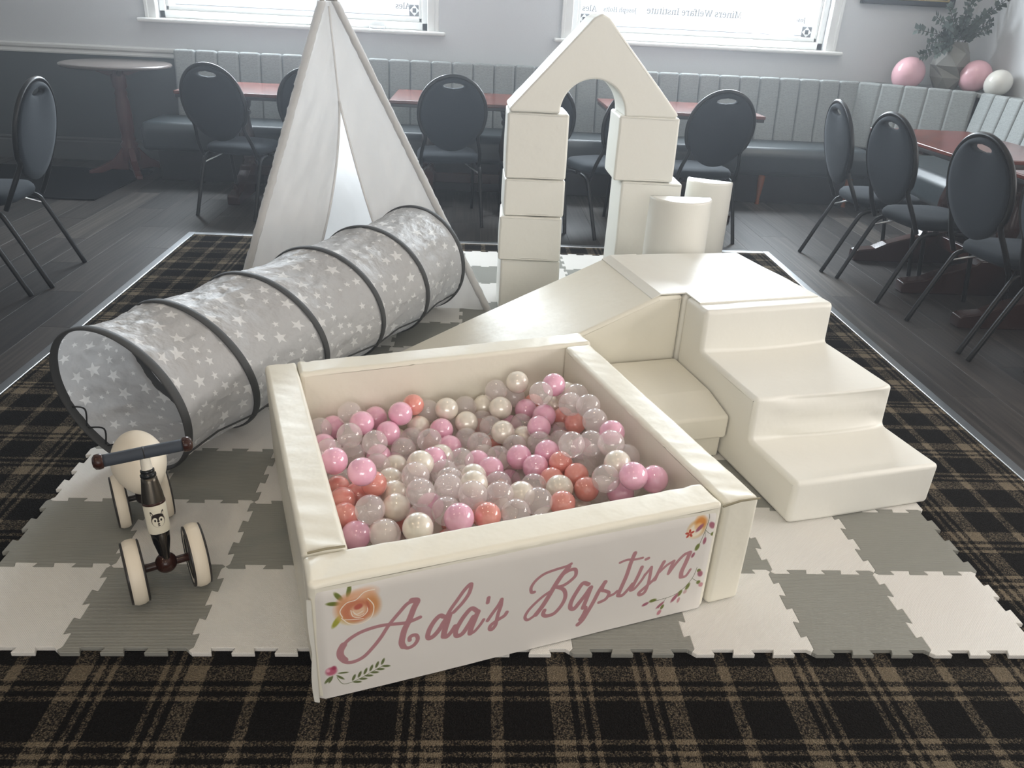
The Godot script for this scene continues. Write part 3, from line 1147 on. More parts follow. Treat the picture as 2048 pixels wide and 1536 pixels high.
func lower_balls() -> void:
	# the balls under the visible layer: dropped in where there is room
	rng.seed = 77
	var b := Basis(Vector3.UP, PIT_TURN)
	for layer in [[0.055, 66, 0.012], [0.108, 54, 0.02], [0.155, 34, 0.02], [0.19, 12, 0.015]]:
		var put := 0
		for tries in 6000:
			if put >= layer[1]:
				break
			var u := rng.randf_range(0.142, 0.945)
			var v := rng.randf_range(0.146, 0.935)
			var y: float = layer[0] + rng.randf_range(-1, 1) * layer[2]
			y = max(y, 0.0585)
			var q := Vector3(0.9264, y + 0.005, 0.1477) + b * Vector3(u, 0, -v)
			var ok := true
			for o in balls:
				if q.distance_to(o.at) < 0.0385 + o.r - 0.0015:
					ok = false
					break
				# nothing may rise above the balls that are seen
				if Vector2(q.x - o.at.x, q.z - o.at.z).length() < 0.10 and not o.buried and y > o.at.y - 0.012:
					ok = false
					break
			if ok:
				put += 1
				ball(["pink", "clear", "pearl", "clear", "coral", "pearl", "clear"][rng.randi_range(0, 6)], u, v, y, true)


const ORD := ["first", "second", "third", "fourth", "fifth", "sixth", "seventh", "eighth", "ninth", "tenth", "eleventh", "twelfth", "thirteenth", "fourteenth"]

func place_balls() -> void:
	ball("clear", 0.236, 0.916, 0.217)
	ball("pink", 0.261, 0.844, 0.217)
	ball("pink", 0.321, 0.936, 0.178)
	ball("pink", 0.387, 0.862, 0.223)
	ball("coral", 0.441, 0.913, 0.221)
	ball("clear", 0.497, 0.937, 0.178)
	ball("pearl", 0.546, 0.884, 0.205)
	ball("clear", 0.620, 0.918, 0.185)
	ball("pearl", 0.693, 0.936, 0.170)
	ball("pearl", 0.718, 0.841, 0.207)
	ball("clear", 0.726, 0.912, 0.235)
	ball("pearl", 0.798, 0.904, 0.262)
	ball("clear", 0.801, 0.937, 0.192)
	ball("pink", 0.819, 0.865, 0.173)
	ball("clear", 0.136, 0.882, 0.192)
	ball("pink", 0.183, 0.936, 0.164)
	ball("clear", 0.209, 0.757, 0.230)
	ball("clear", 0.276, 0.718, 0.216)
	ball("pink", 0.337, 0.818, 0.184)
	ball("pearl", 0.450, 0.879, 0.155)
	ball("pink", 0.510, 0.819, 0.168)
	ball("clear", 0.412, 0.813, 0.153)
	ball("clear", 0.447, 0.731, 0.189)
	ball("pink", 0.513, 0.734, 0.152)
	ball("pearl", 0.600, 0.840, 0.170)
	ball("clear", 0.666, 0.870, 0.148)
	ball("clear", 0.671, 0.796, 0.166)
	ball("pearl", 0.685, 0.724, 0.185)
	ball("clear", 0.580, 0.770, 0.149)
	ball("clear", 0.597, 0.694, 0.173)
	ball("clear", 0.369, 0.749, 0.159)
	ball("clear", 0.218, 0.773, 0.155)
	ball("pink", 0.293, 0.753, 0.145)
	ball("pink", 0.139, 0.594, 0.251)
	ball("clear", 0.143, 0.732, 0.201)
	ball("pink", 0.195, 0.471, 0.282)
	ball("coral", 0.230, 0.495, 0.221)
	ball("clear", 0.270, 0.652, 0.176)
	ball("pearl", 0.291, 0.578, 0.168)
	ball("pearl", 0.330, 0.686, 0.141)
	ball("pearl", 0.368, 0.533, 0.239)
	ball("pink", 0.425, 0.601, 0.202)
	ball("pearl", 0.463, 0.659, 0.171)
	ball("clear", 0.498, 0.568, 0.205)
	ball("pink", 0.559, 0.599, 0.170)
	ball("clear", 0.632, 0.617, 0.162)
	ball("pink", 0.576, 0.526, 0.187)
	ball("clear", 0.435, 0.525, 0.203)
	ball("clear", 0.430, 0.451, 0.223)
	ball("clear", 0.406, 0.383, 0.249)
	ball("clear", 0.337, 0.463, 0.249)
	ball("clear", 0.329, 0.378, 0.251)
	ball("pearl", 0.510, 0.487, 0.198)
	ball("pearl", 0.481, 0.395, 0.238)
	ball("clear", 0.455, 0.324, 0.255)
	ball("clear", 0.568, 0.437, 0.194)
	ball("clear", 0.530, 0.323, 0.240)
	ball("clear", 0.690, 0.545, 0.111)
	ball("pearl", 0.655, 0.466, 0.121)
	ball("coral", 0.144, 0.591, 0.163)
	ball("coral", 0.143, 0.494, 0.187)
	ball("coral", 0.137, 0.423, 0.186)
	ball("clear", 0.191, 0.349, 0.245)
	ball("pearl", 0.274, 0.426, 0.183)
	ball("pearl", 0.286, 0.502, 0.174)
	ball("pink", 0.153, 0.352, 0.171)
	ball("clear", 0.211, 0.263, 0.227)
	ball("pearl", 0.287, 0.237, 0.248)
	ball("clear", 0.327, 0.371, 0.174)
	ball("clear", 0.381, 0.314, 0.226)
	ball("pink", 0.393, 0.243, 0.251)
	ball("coral", 0.474, 0.257, 0.231)
	ball("clear", 0.547, 0.247, 0.231)
	ball("pink", 0.374, 0.446, 0.153)
	ball("pink", 0.136, 0.807, 0.176)
	ball("clear", 0.164, 0.659, 0.141)
	ball("coral", 0.193, 0.540, 0.167)
	ball("clear", 0.819, 0.749, 0.294)
	ball("pink", 0.882, 0.793, 0.295)
	ball("pearl", 0.940, 0.816, 0.246)
	ball("clear", 0.944, 0.744, 0.273)
	ball("pearl", 0.917, 0.854, 0.184)
	ball("clear", 0.895, 0.685, 0.277)
	ball("clear", 0.923, 0.618, 0.300)
	ball("pink", 0.839, 0.755, 0.206)
	ball("coral", 0.920, 0.781, 0.175)
	ball("coral", 0.916, 0.681, 0.206)
	ball("clear", 0.911, 0.544, 0.290)
	ball("clear", 0.779, 0.802, 0.156)
	ball("pink", 0.793, 0.688, 0.206)
	ball("clear", 0.883, 0.721, 0.152)
	ball("clear", 0.767, 0.617, 0.193)
	ball("pink", 0.932, 0.471, 0.285)
	ball("clear", 0.889, 0.395, 0.300)
	ball("clear", 0.787, 0.439, 0.287)
	ball("clear", 0.846, 0.634, 0.176)
	ball("clear", 0.859, 0.458, 0.269)
	ball("pink", 0.760, 0.542, 0.205)
	ball("pink", 0.679, 0.564, 0.189)
	ball("pink", 0.703, 0.491, 0.194)
	ball("coral", 0.772, 0.469, 0.210)
	ball("clear", 0.865, 0.500, 0.169)
	ball("clear", 0.929, 0.548, 0.159)
	ball("pearl", 0.874, 0.322, 0.279)
	ball("clear", 0.943, 0.391, 0.247)
	ball("clear", 0.699, 0.651, 0.172)
	ball("coral", 0.792, 0.401, 0.207)
	ball("coral", 0.790, 0.330, 0.205)
	ball("clear", 0.815, 0.274, 0.271)
	ball("pink", 0.871, 0.229, 0.297)
	ball("pink", 0.944, 0.238, 0.268)
	ball("pearl", 0.714, 0.344, 0.213)
	ball("clear", 0.657, 0.392, 0.198)
	ball("pearl", 0.600, 0.343, 0.214)
	ball("clear", 0.619, 0.272, 0.237)
	ball("coral", 0.692, 0.274, 0.214)
	ball("coral", 0.724, 0.420, 0.192)
	ball("pink", 0.883, 0.301, 0.194)
	ball("pearl", 0.759, 0.728, 0.152)
	lower_balls()
	for k in ["pink", "coral", "pearl", "clear"]:
		ball_shapes[k] = ball_geo(0.0355 if k == "coral" else 0.0385, 30, 18).mesh()
	var look := {"pink": "pink", "coral": "coral", "pearl": "pearly", "clear": "clear"}
	# which part of the pit a ball lies in, and its turn among those of its colour there from the left panel
	var zones := {}
	for o in balls:
		var rank := "at the front panel" if o.v < 0.30 else ("behind the front row" if o.v < 0.44 else ("midway back" if o.v < 0.60 else ("behind the middle" if o.v < 0.76 else "at the back panel")))
		rank += " in the pit's left half" if o.u < 0.54 else " in the pit's right half"
		o.zone = rank
		if not o.buried:
			var key: String = o.kind + rank
			if not zones.has(key):
				zones[key] = []
			zones[key].append(o)
	for key in zones:
		var l: Array = zones[key]
		l.sort_custom(func(a, c): return a.u < c.u)
		for k in l.size():
			l[k].turn = k
			l[k].of = l.size()
	for o in balls:
		var m := obj("play_ball", ball_shapes[o.kind], M["ball_" + o.kind], self, Transform3D(Basis.from_euler(Vector3(o.u * 9.0, o.v * 7.0, o.u + o.v)), o.at))
		if o.buried:
			tag(m, "%s play ball buried under the top layer of the pit" % look[o.kind], "ball", "buried %s balls" % o.kind)
		else:
			var place: String = "only" if o.of == 1 else ORD[o.turn]
			tag(m, "%s %s ball from the left, %s" % [place, look[o.kind], o.zone] if o.of > 1 else "only %s ball %s" % [look[o.kind], o.zone], "ball", "%s balls in the pit" % o.kind)


# ---------------------------------------------------------------- foam steps, slide and blocks
const STEP := Vector3(2.228, MAT_TOP, -0.52)
const STEP_TURN := 0.24

func step_basis() -> Basis:
	# x away from the viewer along the stairs, y up, z across to the right
	var a := STEP_TURN
	return Basis(Vector3(-sin(a), 0, -cos(a)), Vector3.UP, Vector3(cos(a), 0, -sin(a)))


func steps() -> void:
	var b := step_basis()
	var wide := 0.53
	var s := thing("foam_steps", "white padded foam stairs of three treads leading up to the platform", "foam steps")
	s.transform = Transform3D(b, STEP)
	var prof := [Vector2(0, 0), Vector2(0.795, 0), Vector2(0.795, 0.452), Vector2(0.645, 0.452), Vector2(0.638, 0.30), Vector2(0.268, 0.298), Vector2(0.262, 0.15), Vector2(0.0, 0.15)]
	var g := prism(prof, wide, 0.016, 0.016, 0.025, 0.007, 0.8, 4)
	# cover pulled into shallow folds on the middle riser
	for k in g.p.size():
		var q := g.p[k]
		if q.z > 0.03 and q.z < wide - 0.02 and q.y > 0.13 and q.y < 0.31 and q.x < 0.33 and q.x > 0.2:
			g.p[k].x += 0.010 * sin(q.y * 90.0 + q.z * 6.0) * smoothstep(0.03, 0.15, q.z)
		if q.y > 0.14 and q.y < 0.32 and q.z > 0.02 and q.z < wide - 0.02 and q.x > 0.03:
			g.p[k].y -= 0.010 * sin(PI * q.z / wide)
	obj("body", g, M.white_vinyl, s)
	var pl := thing("foam_platform", "square white padded foam platform between the stairs and the slide", "foam block")
	pl.transform = Transform3D(b, STEP)
	var pg := prism([Vector2(0.80, 0), Vector2(1.325, 0), Vector2(1.325, 0.452), Vector2(0.80, 0.452)], wide, 0.018, 0.016, 0.02, 0.008, 0.9, 4)
	for k in pg.p.size():
		var q := pg.p[k]
		if q.y > 0.44:
			# the cover is crumpled along the edges that meet the slide and the stairs
			var e := exp(-q.z / 0.06) + exp(-(q.x - 0.83) / 0.05) * (0.5 + 0.5 * smoothstep(0.15, 0.4, q.z))
			pg.p[k].y += noise.get_noise_3d(q.x * 260.0 - q.z * 120.0, q.z * 160.0, 9.0) * 0.006 * min(e, 1.0)
	obj("body", pg, M.white_vinyl, pl)
	# joining flap laid over the top of the stairs
	var fl := prism([Vector2(0.715, 0.4545), Vector2(0.83, 0.456), Vector2(0.83, 0.460), Vector2(0.715, 0.4585)], wide - 0.03, 0.0015, 0.001, 0.03, 0.004, 1.2, 2)
	obj("flap", fl, M.white_vinyl, pl, at(0, 0, 0.012))
	# slide to the left of the platform
	var sl := thing("foam_slide", "cream padded foam slide running down behind the ball pit", "slide")
	var sb := Basis(-b.z, Vector3.UP, b.x)   # x down the slide, z away from the viewer
	sl.transform = Transform3D(sb, STEP + b * Vector3(0.815, 0, 0))
	var sg := prism([Vector2(0.0, 0), Vector2(1.13, 0), Vector2(1.13, 0.02), Vector2(0.10, 0.452), Vector2(0.0, 0.452)], 0.505, 0.014, 0.012, 0.03, 0.004, 0.9, 4)
	obj("body", sg, M.cream_vinyl, sl)
	var f2 := prism([Vector2(-0.03, 0.4545), Vector2(0.09, 0.4545), Vector2(0.125, 0.440), Vector2(0.125, 0.445), Vector2(0.09, 0.460), Vector2(-0.03, 0.460)], 0.49, 0.0015, 0.001, 0.03, 0.0, 1.2, 2)
	obj("flap", f2, M.white_vinyl, sl, at(0, 0, 0.008))
	# low blocks in the nook between pit, slide and stairs
	var n1 := thing("foam_wedge", "low cream foam block with a sloped front edge in the nook beside the stairs", "foam block")
	n1.transform = Transform3D(b, STEP + b * Vector3(0, 0, -0.305))
	obj("body", prism([Vector2(0.385, 0.088), Vector2(0.80, 0.088), Vector2(0.80, 0.205), Vector2(0.53, 0.200), Vector2(0.385, 0.172)], 0.30, 0.010, 0.012, 0.03, 0.005, 1.0, 3), M.cream_vinyl, n1)
	var n2 := thing("foam_slab", "flat cream foam slab under the sloped block beside the stairs", "foam block")
	n2.transform = Transform3D(b, STEP + b * Vector3(0, 0, -0.30))
	obj("body", prism([Vector2(0.41, 0.0), Vector2(0.80, 0.0), Vector2(0.80, 0.086), Vector2(0.41, 0.086)], 0.292, 0.008, 0.010, 0.03, 0.004, 1.0, 3), M.cream_vinyl, n2)


func soft_block(label: String, c: Vector3, s: Vector3, turn := 0.0, amp := 0.006) -> void:
	var o := thing("foam_block", label, "foam block", c, turn, "")
	obj("cover", rbox(Vector3(0, s.y * 0.5, 0), s, 0.011, 4, 0.022, amp, 1.4), M.white_vinyl, o)
	# piped seams along the top and bottom edges of the front
	var h := s * 0.5
	for y in [0.006, s.y - 0.006]:
		obj("seam", tube([Vector3(-h.x + 0.008, y, h.z - 0.001), Vector3(0, y, h.z + 0.0005), Vector3(h.x - 0.008, y, h.z - 0.001)], 0.0028, 6), M.white_vinyl, o)


func arch() -> void:
	var z := -2.39      # middle of the blocks; their fronts are at -2.25
	soft_block("white foam cube at the foot of the front tower, on the mat", Vector3(1.530, MAT_TOP, z), Vector3(0.292, 0.277, 0.28), 0.02)
	soft_block("rumpled white foam block, second from the mat in the tower of four", Vector3(1.526, 0.296, z + 0.012), Vector3(0.296, 0.212, 0.28), -0.03, 0.010)
	soft_block("thin white foam block, third from the mat in the tower of four", Vector3(1.531, 0.510, z), Vector3(0.283, 0.172, 0.28), 0.01)
	soft_block("white foam cube at the top of the tower of four, under the arch roof", Vector3(1.531, 0.684, z), Vector3(0.280, 0.292, 0.28), 0.0)
	soft_block("tall white foam block at the foot of the tower beside the half columns", Vector3(2.083, MAT_TOP, z - 0.01), Vector3(0.288, 0.672, 0.30), 0.0, 0.004)
	soft_block("white foam cube under the arch roof, standing on the tall block", Vector3(2.036, 0.692, z), Vector3(0.278, 0.288, 0.28), 0.0)
	# arch roof
	var prof := [Vector2(-0.395, 0), Vector2(-0.155, 0)]
	for k in range(1, 24):
		var f := PI - PI * k / 24.0
		prof.append(Vector2(cos(f) * 0.148 - 0.008, sin(f) * 0.150))
	prof.append_array([Vector2(0.14, 0), Vector2(0.397, 0), Vector2(0.035, 0.395), Vector2(0.0, 0.412), Vector2(-0.035, 0.395)])
	var r := thing("arch_roof", "white foam triangle with a round arch cut in it, bridging the two towers", "foam block", Vector3(1.774, 0.9785, z - 0.125), 0.02)
	obj("cover", prism(prof, 0.27, 0.010, 0.012, 0.02, 0.005, 1.1, 4), M.white_vinyl, r)
	# two half columns beside the tower
	half_column("half round white foam column with its curved side to the front", Vector3(2.175, MAT_TOP, -2.065), 0.0, 0.142, 0.655)
	half_column("half round white foam column behind, beside the tall foam block", Vector3(2.425, MAT_TOP, -2.48), -0.45, 0.115, 0.655)
	# the corner of a small wedge behind the slide
	var wg := thing("foam_wedge", "small cream foam wedge poking up behind the slide", "foam block", Vector3(1.43, MAT_TOP, -2.085), 0.1)
	obj("cover", prism([Vector2(-0.12, 0), Vector2(0.14, 0), Vector2(0.14, 0.185)], 0.09, 0.006, 0.008, 0.03, 0.003, 1.0, 3), M.cream_vinyl, wg)


func half_column(label: String, c: Vector3, turn: float, r: float, h: float) -> void:
	var o := thing("foam_half_column", label, "foam block", c, turn)
	var prof := []
	for k in 49:
		var f := PI * k / 48.0
		prof.append(Vector2(cos(f) * r, sin(f) * r))
	# the half circle lies in x, y; stood up, its round side faces +z
	obj("cover", prism(prof, h, 0.010, 0.008, 0.03, 0.005, 1.0, 4), M.white_vinyl, o, Transform3D(Basis(Vector3(-1, 0, 0), Vector3(0, 0, 1), Vector3(0, 1, 0)), Vector3.ZERO))


# ---------------------------------------------------------------- star tunnel
func tunnel() -> void:
	# each hoop: x, z, turn, lean, half width, half height
	var h := [[0.186, -0.755, 1.146, -0.135, 0.252, 0.252], [0.318, -1.014, 1.12, -0.25, 0.255, 0.258], [0.482, -1.323, 1.176, -0.28, 0.262, 0.260], [0.655, -1.619, 1.195, -0.22, 0.262, 0.260], [0.818, -1.923, 1.173, -0.19, 0.262, 0.261], [0.985, -2.300, 1.10, -0.08, 0.250, 0.255]]
	var rings := []
	var nv := 96
	for q in h:
		var s := Vector3(sin(q[2]), 0, cos(q[2]))
		var ax := Vector3(cos(q[2]), 0, -sin(q[2]))
		var up: Vector3 = Vector3.UP * cos(q[3]) + ax * sin(q[3])
		var c := Vector3(q[0], MAT_TOP + 0.002 + q[5] * cos(q[3]), q[1])
		var l := []
		for k in nv:
			var f := TAU * k / nv
			l.append(c + s * cos(f) * q[4] + up * sin(f) * q[5])
		rings.append([l, c])
	var t := thing("play_tunnel", "grey pop-up play tunnel of thin cloth printed with white stars", "play tunnel")
	var nu := 16
	for w in 5:
		var g := Geo.new()
		var a: Array = rings[w][0]
		var b: Array = rings[w + 1][0]
		for j in nu + 1:
			var s := float(j) / nu
			var c: Vector3 = rings[w][1].lerp(rings[w + 1][1], s)
			for k in nv + 1:
				var q: Vector3 = a[k % nv].lerp(b[k % nv], s)
				var bow := sin(PI * s)
				var f := TAU * k / nv
				var pull := 0.014 * bow
				# creases fan out along the cloth between the hoops
				var n1 := noise.get_noise_3d(cos(f) * 38.0 + w * 50.0, sin(f) * 38.0, s * 9.0 + w * 17.0)
				var n2 := noise.get_noise_3d(cos(f) * 90.0, sin(f) * 90.0 + w * 31.0, s * 40.0)
				var n3 := 1.0 - 2.0 * absf(noise.get_noise_3d(cos(f + s * 0.5) * 60.0 + w * 9.0, sin(f + s * 0.5) * 60.0, s * 14.0 - w * 23.0))
				pull += (n1 * 0.014 + n2 * 0.004 + n3 * 0.006) * sqrt(bow)
				q += (c - q).normalized() * pull
				if q.y < MAT_TOP + 0.003:
					q.y = MAT_TOP + 0.003
				g.v(q, Vector2((w + s) * 0.354 / 0.6, k * 1.62 / nv / 0.6))
		for j in nu:
			for k in nv:
				var q := j * (nv + 1) + k
				g.quad(q, q + nv + 1, q + nv + 2, q + 1)
		obj("cloth_section", g, M.star_cloth, t)
	for w in 6:
		var r: Array = rings[w][0]
		var ax := Vector3(cos(h[w][2]), 0, -sin(h[w][2]))
		obj("hoop", tube(r, 0.016, 8, true, 0.36, ax), M.tunnel_binding, t)
	# seam low along the near side
	var path := []
	for w in 6:
		var r: Array = rings[w][0]
		path.append(r[nv - 9] + Vector3(0, -0.002, 0.003))
	for w in 5:
		obj("seam", tube([path[w], path[w].lerp(path[w + 1], 0.5) + Vector3(-0.012, 0.006, -0.006), path[w + 1]], 0.0035, 6), M.tunnel_binding, t)
	# loose ties at the mouth
	var m: Array = rings[0][0]
	for q in [[53, 0.05], [58, 0.06], [63, 0.07]]:
		var s0: Vector3 = m[q[0]]
		var s1: Vector3 = m[q[0] + 5]
		var mid := s0.lerp(s1, 0.5) + Vector3(q[1] * 0.5, 0.03, 0.0)
		obj("tie", tube(smooth_path([s0, mid, s1], 6), 0.0028, 6), M.tie_black, t)


# ---------------------------------------------------------------- teepee
func teepee() -> void:
	var t := thing("teepee", "white cotton play teepee with its door flaps parted, behind the star tunnel", "play tent")
	var foot := {"fl": Vector3(0.085, MAT_TOP, -2.35), "fr": Vector3(1.335, MAT_TOP, -2.285), "bl": Vector3(0.30, MAT_TOP, -3.19), "br": Vector3(1.02, MAT_TOP, -3.19)}
	var knot := {"fl": Vector3(0.545, 1.475, -2.735), "fr": Vector3(0.525, 1.475, -2.74), "bl": Vector3(0.545, 1.475, -2.775), "br": Vector3(0.52, 1.475, -2.77)}
	for k in foot:
		var d: Vector3 = (knot[k] - foot[k])
		obj("pole", tube([foot[k], foot[k] + d * 1.1], 0.011, 10), M.pole_wood, t)
	var top := 0.935
	var pt := func(k: String, s: float) -> Vector3: return foot[k].lerp(knot[k], s)
	var sheet := func(called: String, l: String, r: String, s0: Callable, s1: Callable, from: float, sag: float, sd: float) -> void:
		var g := Geo.new()
		var nv := 56
		var nu := 30
		for j in nv + 1:
			var v := from + (top - from) * j / nv
			for i in nu + 1:
				var u: float = lerpf(s0.call(v), s1.call(v), float(i) / nu)
				var a: Vector3 = pt.call(l, v)
				var b: Vector3 = pt.call(r, v)
				var q := a.lerp(b, u)
				var along := (b - a).normalized()
				var out := along.cross(Vector3.UP).normalized()
				var wide := a.distance_to(b)
				var mid := sin(PI * u)
				var n1 := noise.get_noise_3d(u * wide * 55.0 + sd, v * 60.0, sd) * 0.017
				var n2 := noise.get_noise_3d(u * wide * 120.0, v * 40.0 + sd, sd + 40.0) * 0.006
				# creases drawn in towards the poles
				var n3 := sin(v * 150.0 + u * 18.0 + sd) * 0.0035 * exp(-u * 9.0)
				q += out * ((n1 + n2) * min(1.0, mid * 3.0) + n3 - sag * mid)
				g.v(q, Vector2(u * wide, v * 1.5))
		for j in nv:
			for i in nu:
				var q := j * (nu + 1) + i
				g.quad(q, q + 1, q + nu + 2, q + nu + 1)
		obj(called, g, M.canvas, t)
	var zero := func(_v: float) -> float: return 0.0
	var one := func(_v: float) -> float: return 1.0
	# the door slit opens below the seam
	var left := func(v: float) -> float: return 0.49 - 0.235 * pow(clampf((0.63 - v) / 0.63, 0.0, 1.0), 1.0)
	var right := func(v: float) -> float: return 0.49 + 0.17 * pow(clampf((0.63 - v) / 0.63, 0.0, 1.0), 0.72)
	sheet.call("door_flap", "fl", "fr", zero, left, 0.0, 0.012, 3.0)
	sheet.call("door_flap", "fl", "fr", right, one, 0.0, 0.012, 71.0)
	sheet.call("side_panel", "bl", "fl", zero, one, 0.0, 0.02, 150.0)
	sheet.call("side_panel", "fr", "br", zero, one, 0.0, 0.02, 240.0)
	sheet.call("back_panel", "br", "bl", zero, one, 0.0, 0.02, 330.0)
	# bound edges of the flaps
	for e in [left, right]:
		var path := []
		for k in 30:
			var v := 0.02 + 0.62 * k / 29.0
			var u: float = e.call(v)
			path.append(pt.call("fl", v).lerp(pt.call("fr", v), u) + Vector3(0, 0, 0.004))
		obj("flap_hem", tube(path, 0.006, 6), M.canvas, t)
	# seam above the opening
	var sp := []
	for k in 10:
		var v := 0.63 + 0.29 * k / 9.0
		sp.append(pt.call("fl", v).lerp(pt.call("fr", v), 0.49) + Vector3(0, 0, 0.003))
	obj("seam", tube(sp, 0.005, 6), M.canvas, t)
	# cloth sleeves bunched on the poles
	for k in foot:
		var g := Geo.new()
		var nv := 150
		var ns := 14
		for j in nv + 1:
			var v := top * j / nv
			var c: Vector3 = pt.call(k, v)
			var bunch := 0.25 + 0.75 * smoothstep(0.22, 0.4, v) * (1.0 - smoothstep(0.66, 0.85, v)) if k == "fl" else 0.2
			for i in ns + 1:
				var f := TAU * i / ns
				var r := 0.016 + 0.0045 * bunch * noise.get_noise_3d(v * 420.0, cos(f) * 9.0 + v * 40.0, sin(f) * 9.0) + 0.004 * noise.get_noise_3d(v * 300.0, cos(f) * 20.0, sin(f) * 20.0 + foot[k].x * 100.0)
				g.v(c + Vector3(cos(f) * r * 1.25, 0, -sin(f) * r), Vector2(float(i) / ns * 0.1, v * 1.5))
		for j in nv:
			for i in ns:
				var q := j * (ns + 1) + i
				g.quad(q, q + 1, q + ns + 2, q + ns + 1)
		obj("pole_sleeve", g, M.canvas, t)


# ---------------------------------------------------------------- balance bike
func wheel(called: String, c: Vector3, r: float, w: float, parent: Node) -> void:
	# axle along x
	var lie := Basis(Vector3(0, 0, 1), PI * 0.5)
	var h := w * 0.5
	var prof := [Vector2(r * 0.70, -h * 0.95), Vector2(r * 0.86, -h), Vector2(r * 0.95, -h * 0.8), Vector2(r, -h * 0.35), Vector2(r, h * 0.35), Vector2(r * 0.95, h * 0.8), Vector2(r * 0.86, h), Vector2(r * 0.70, h * 0.95)]
	var o := obj(called, lathe(prof, 48), M.bike_cream, parent, Transform3D(lie, c))
	for s in [-1.0, 1.0]:
		var y: float = s * h
		var rim := lathe([Vector2(r * 0.94, y * 0.80), Vector2(r * 0.955, y * 1.02), Vector2(r * 0.90, y * 1.10), Vector2(r * 0.84, y * 1.02), Vector2(r * 0.84, y * 0.8)] if s > 0 else [Vector2(r * 0.84, y * 0.8), Vector2(r * 0.84, y * 1.02), Vector2(r * 0.90, y * 1.10), Vector2(r * 0.955, y * 1.02), Vector2(r * 0.94, y * 0.80)], 48)
		obj("rim", rim, M.bike_hub, o)
		var cap := lathe([Vector2(r * 0.86, y * 0.62), Vector2(r * 0.55, y * 0.72), Vector2(r * 0.25, y * 0.95), Vector2(0.0001, y * 1.0)] if s > 0 else [Vector2(0.0001, y * 1.0), Vector2(r * 0.25, y * 0.95), Vector2(r * 0.55, y * 0.72), Vector2(r * 0.86, y * 0.62)], 40)
		obj("hub_cap", cap, M.bike_hub, o)


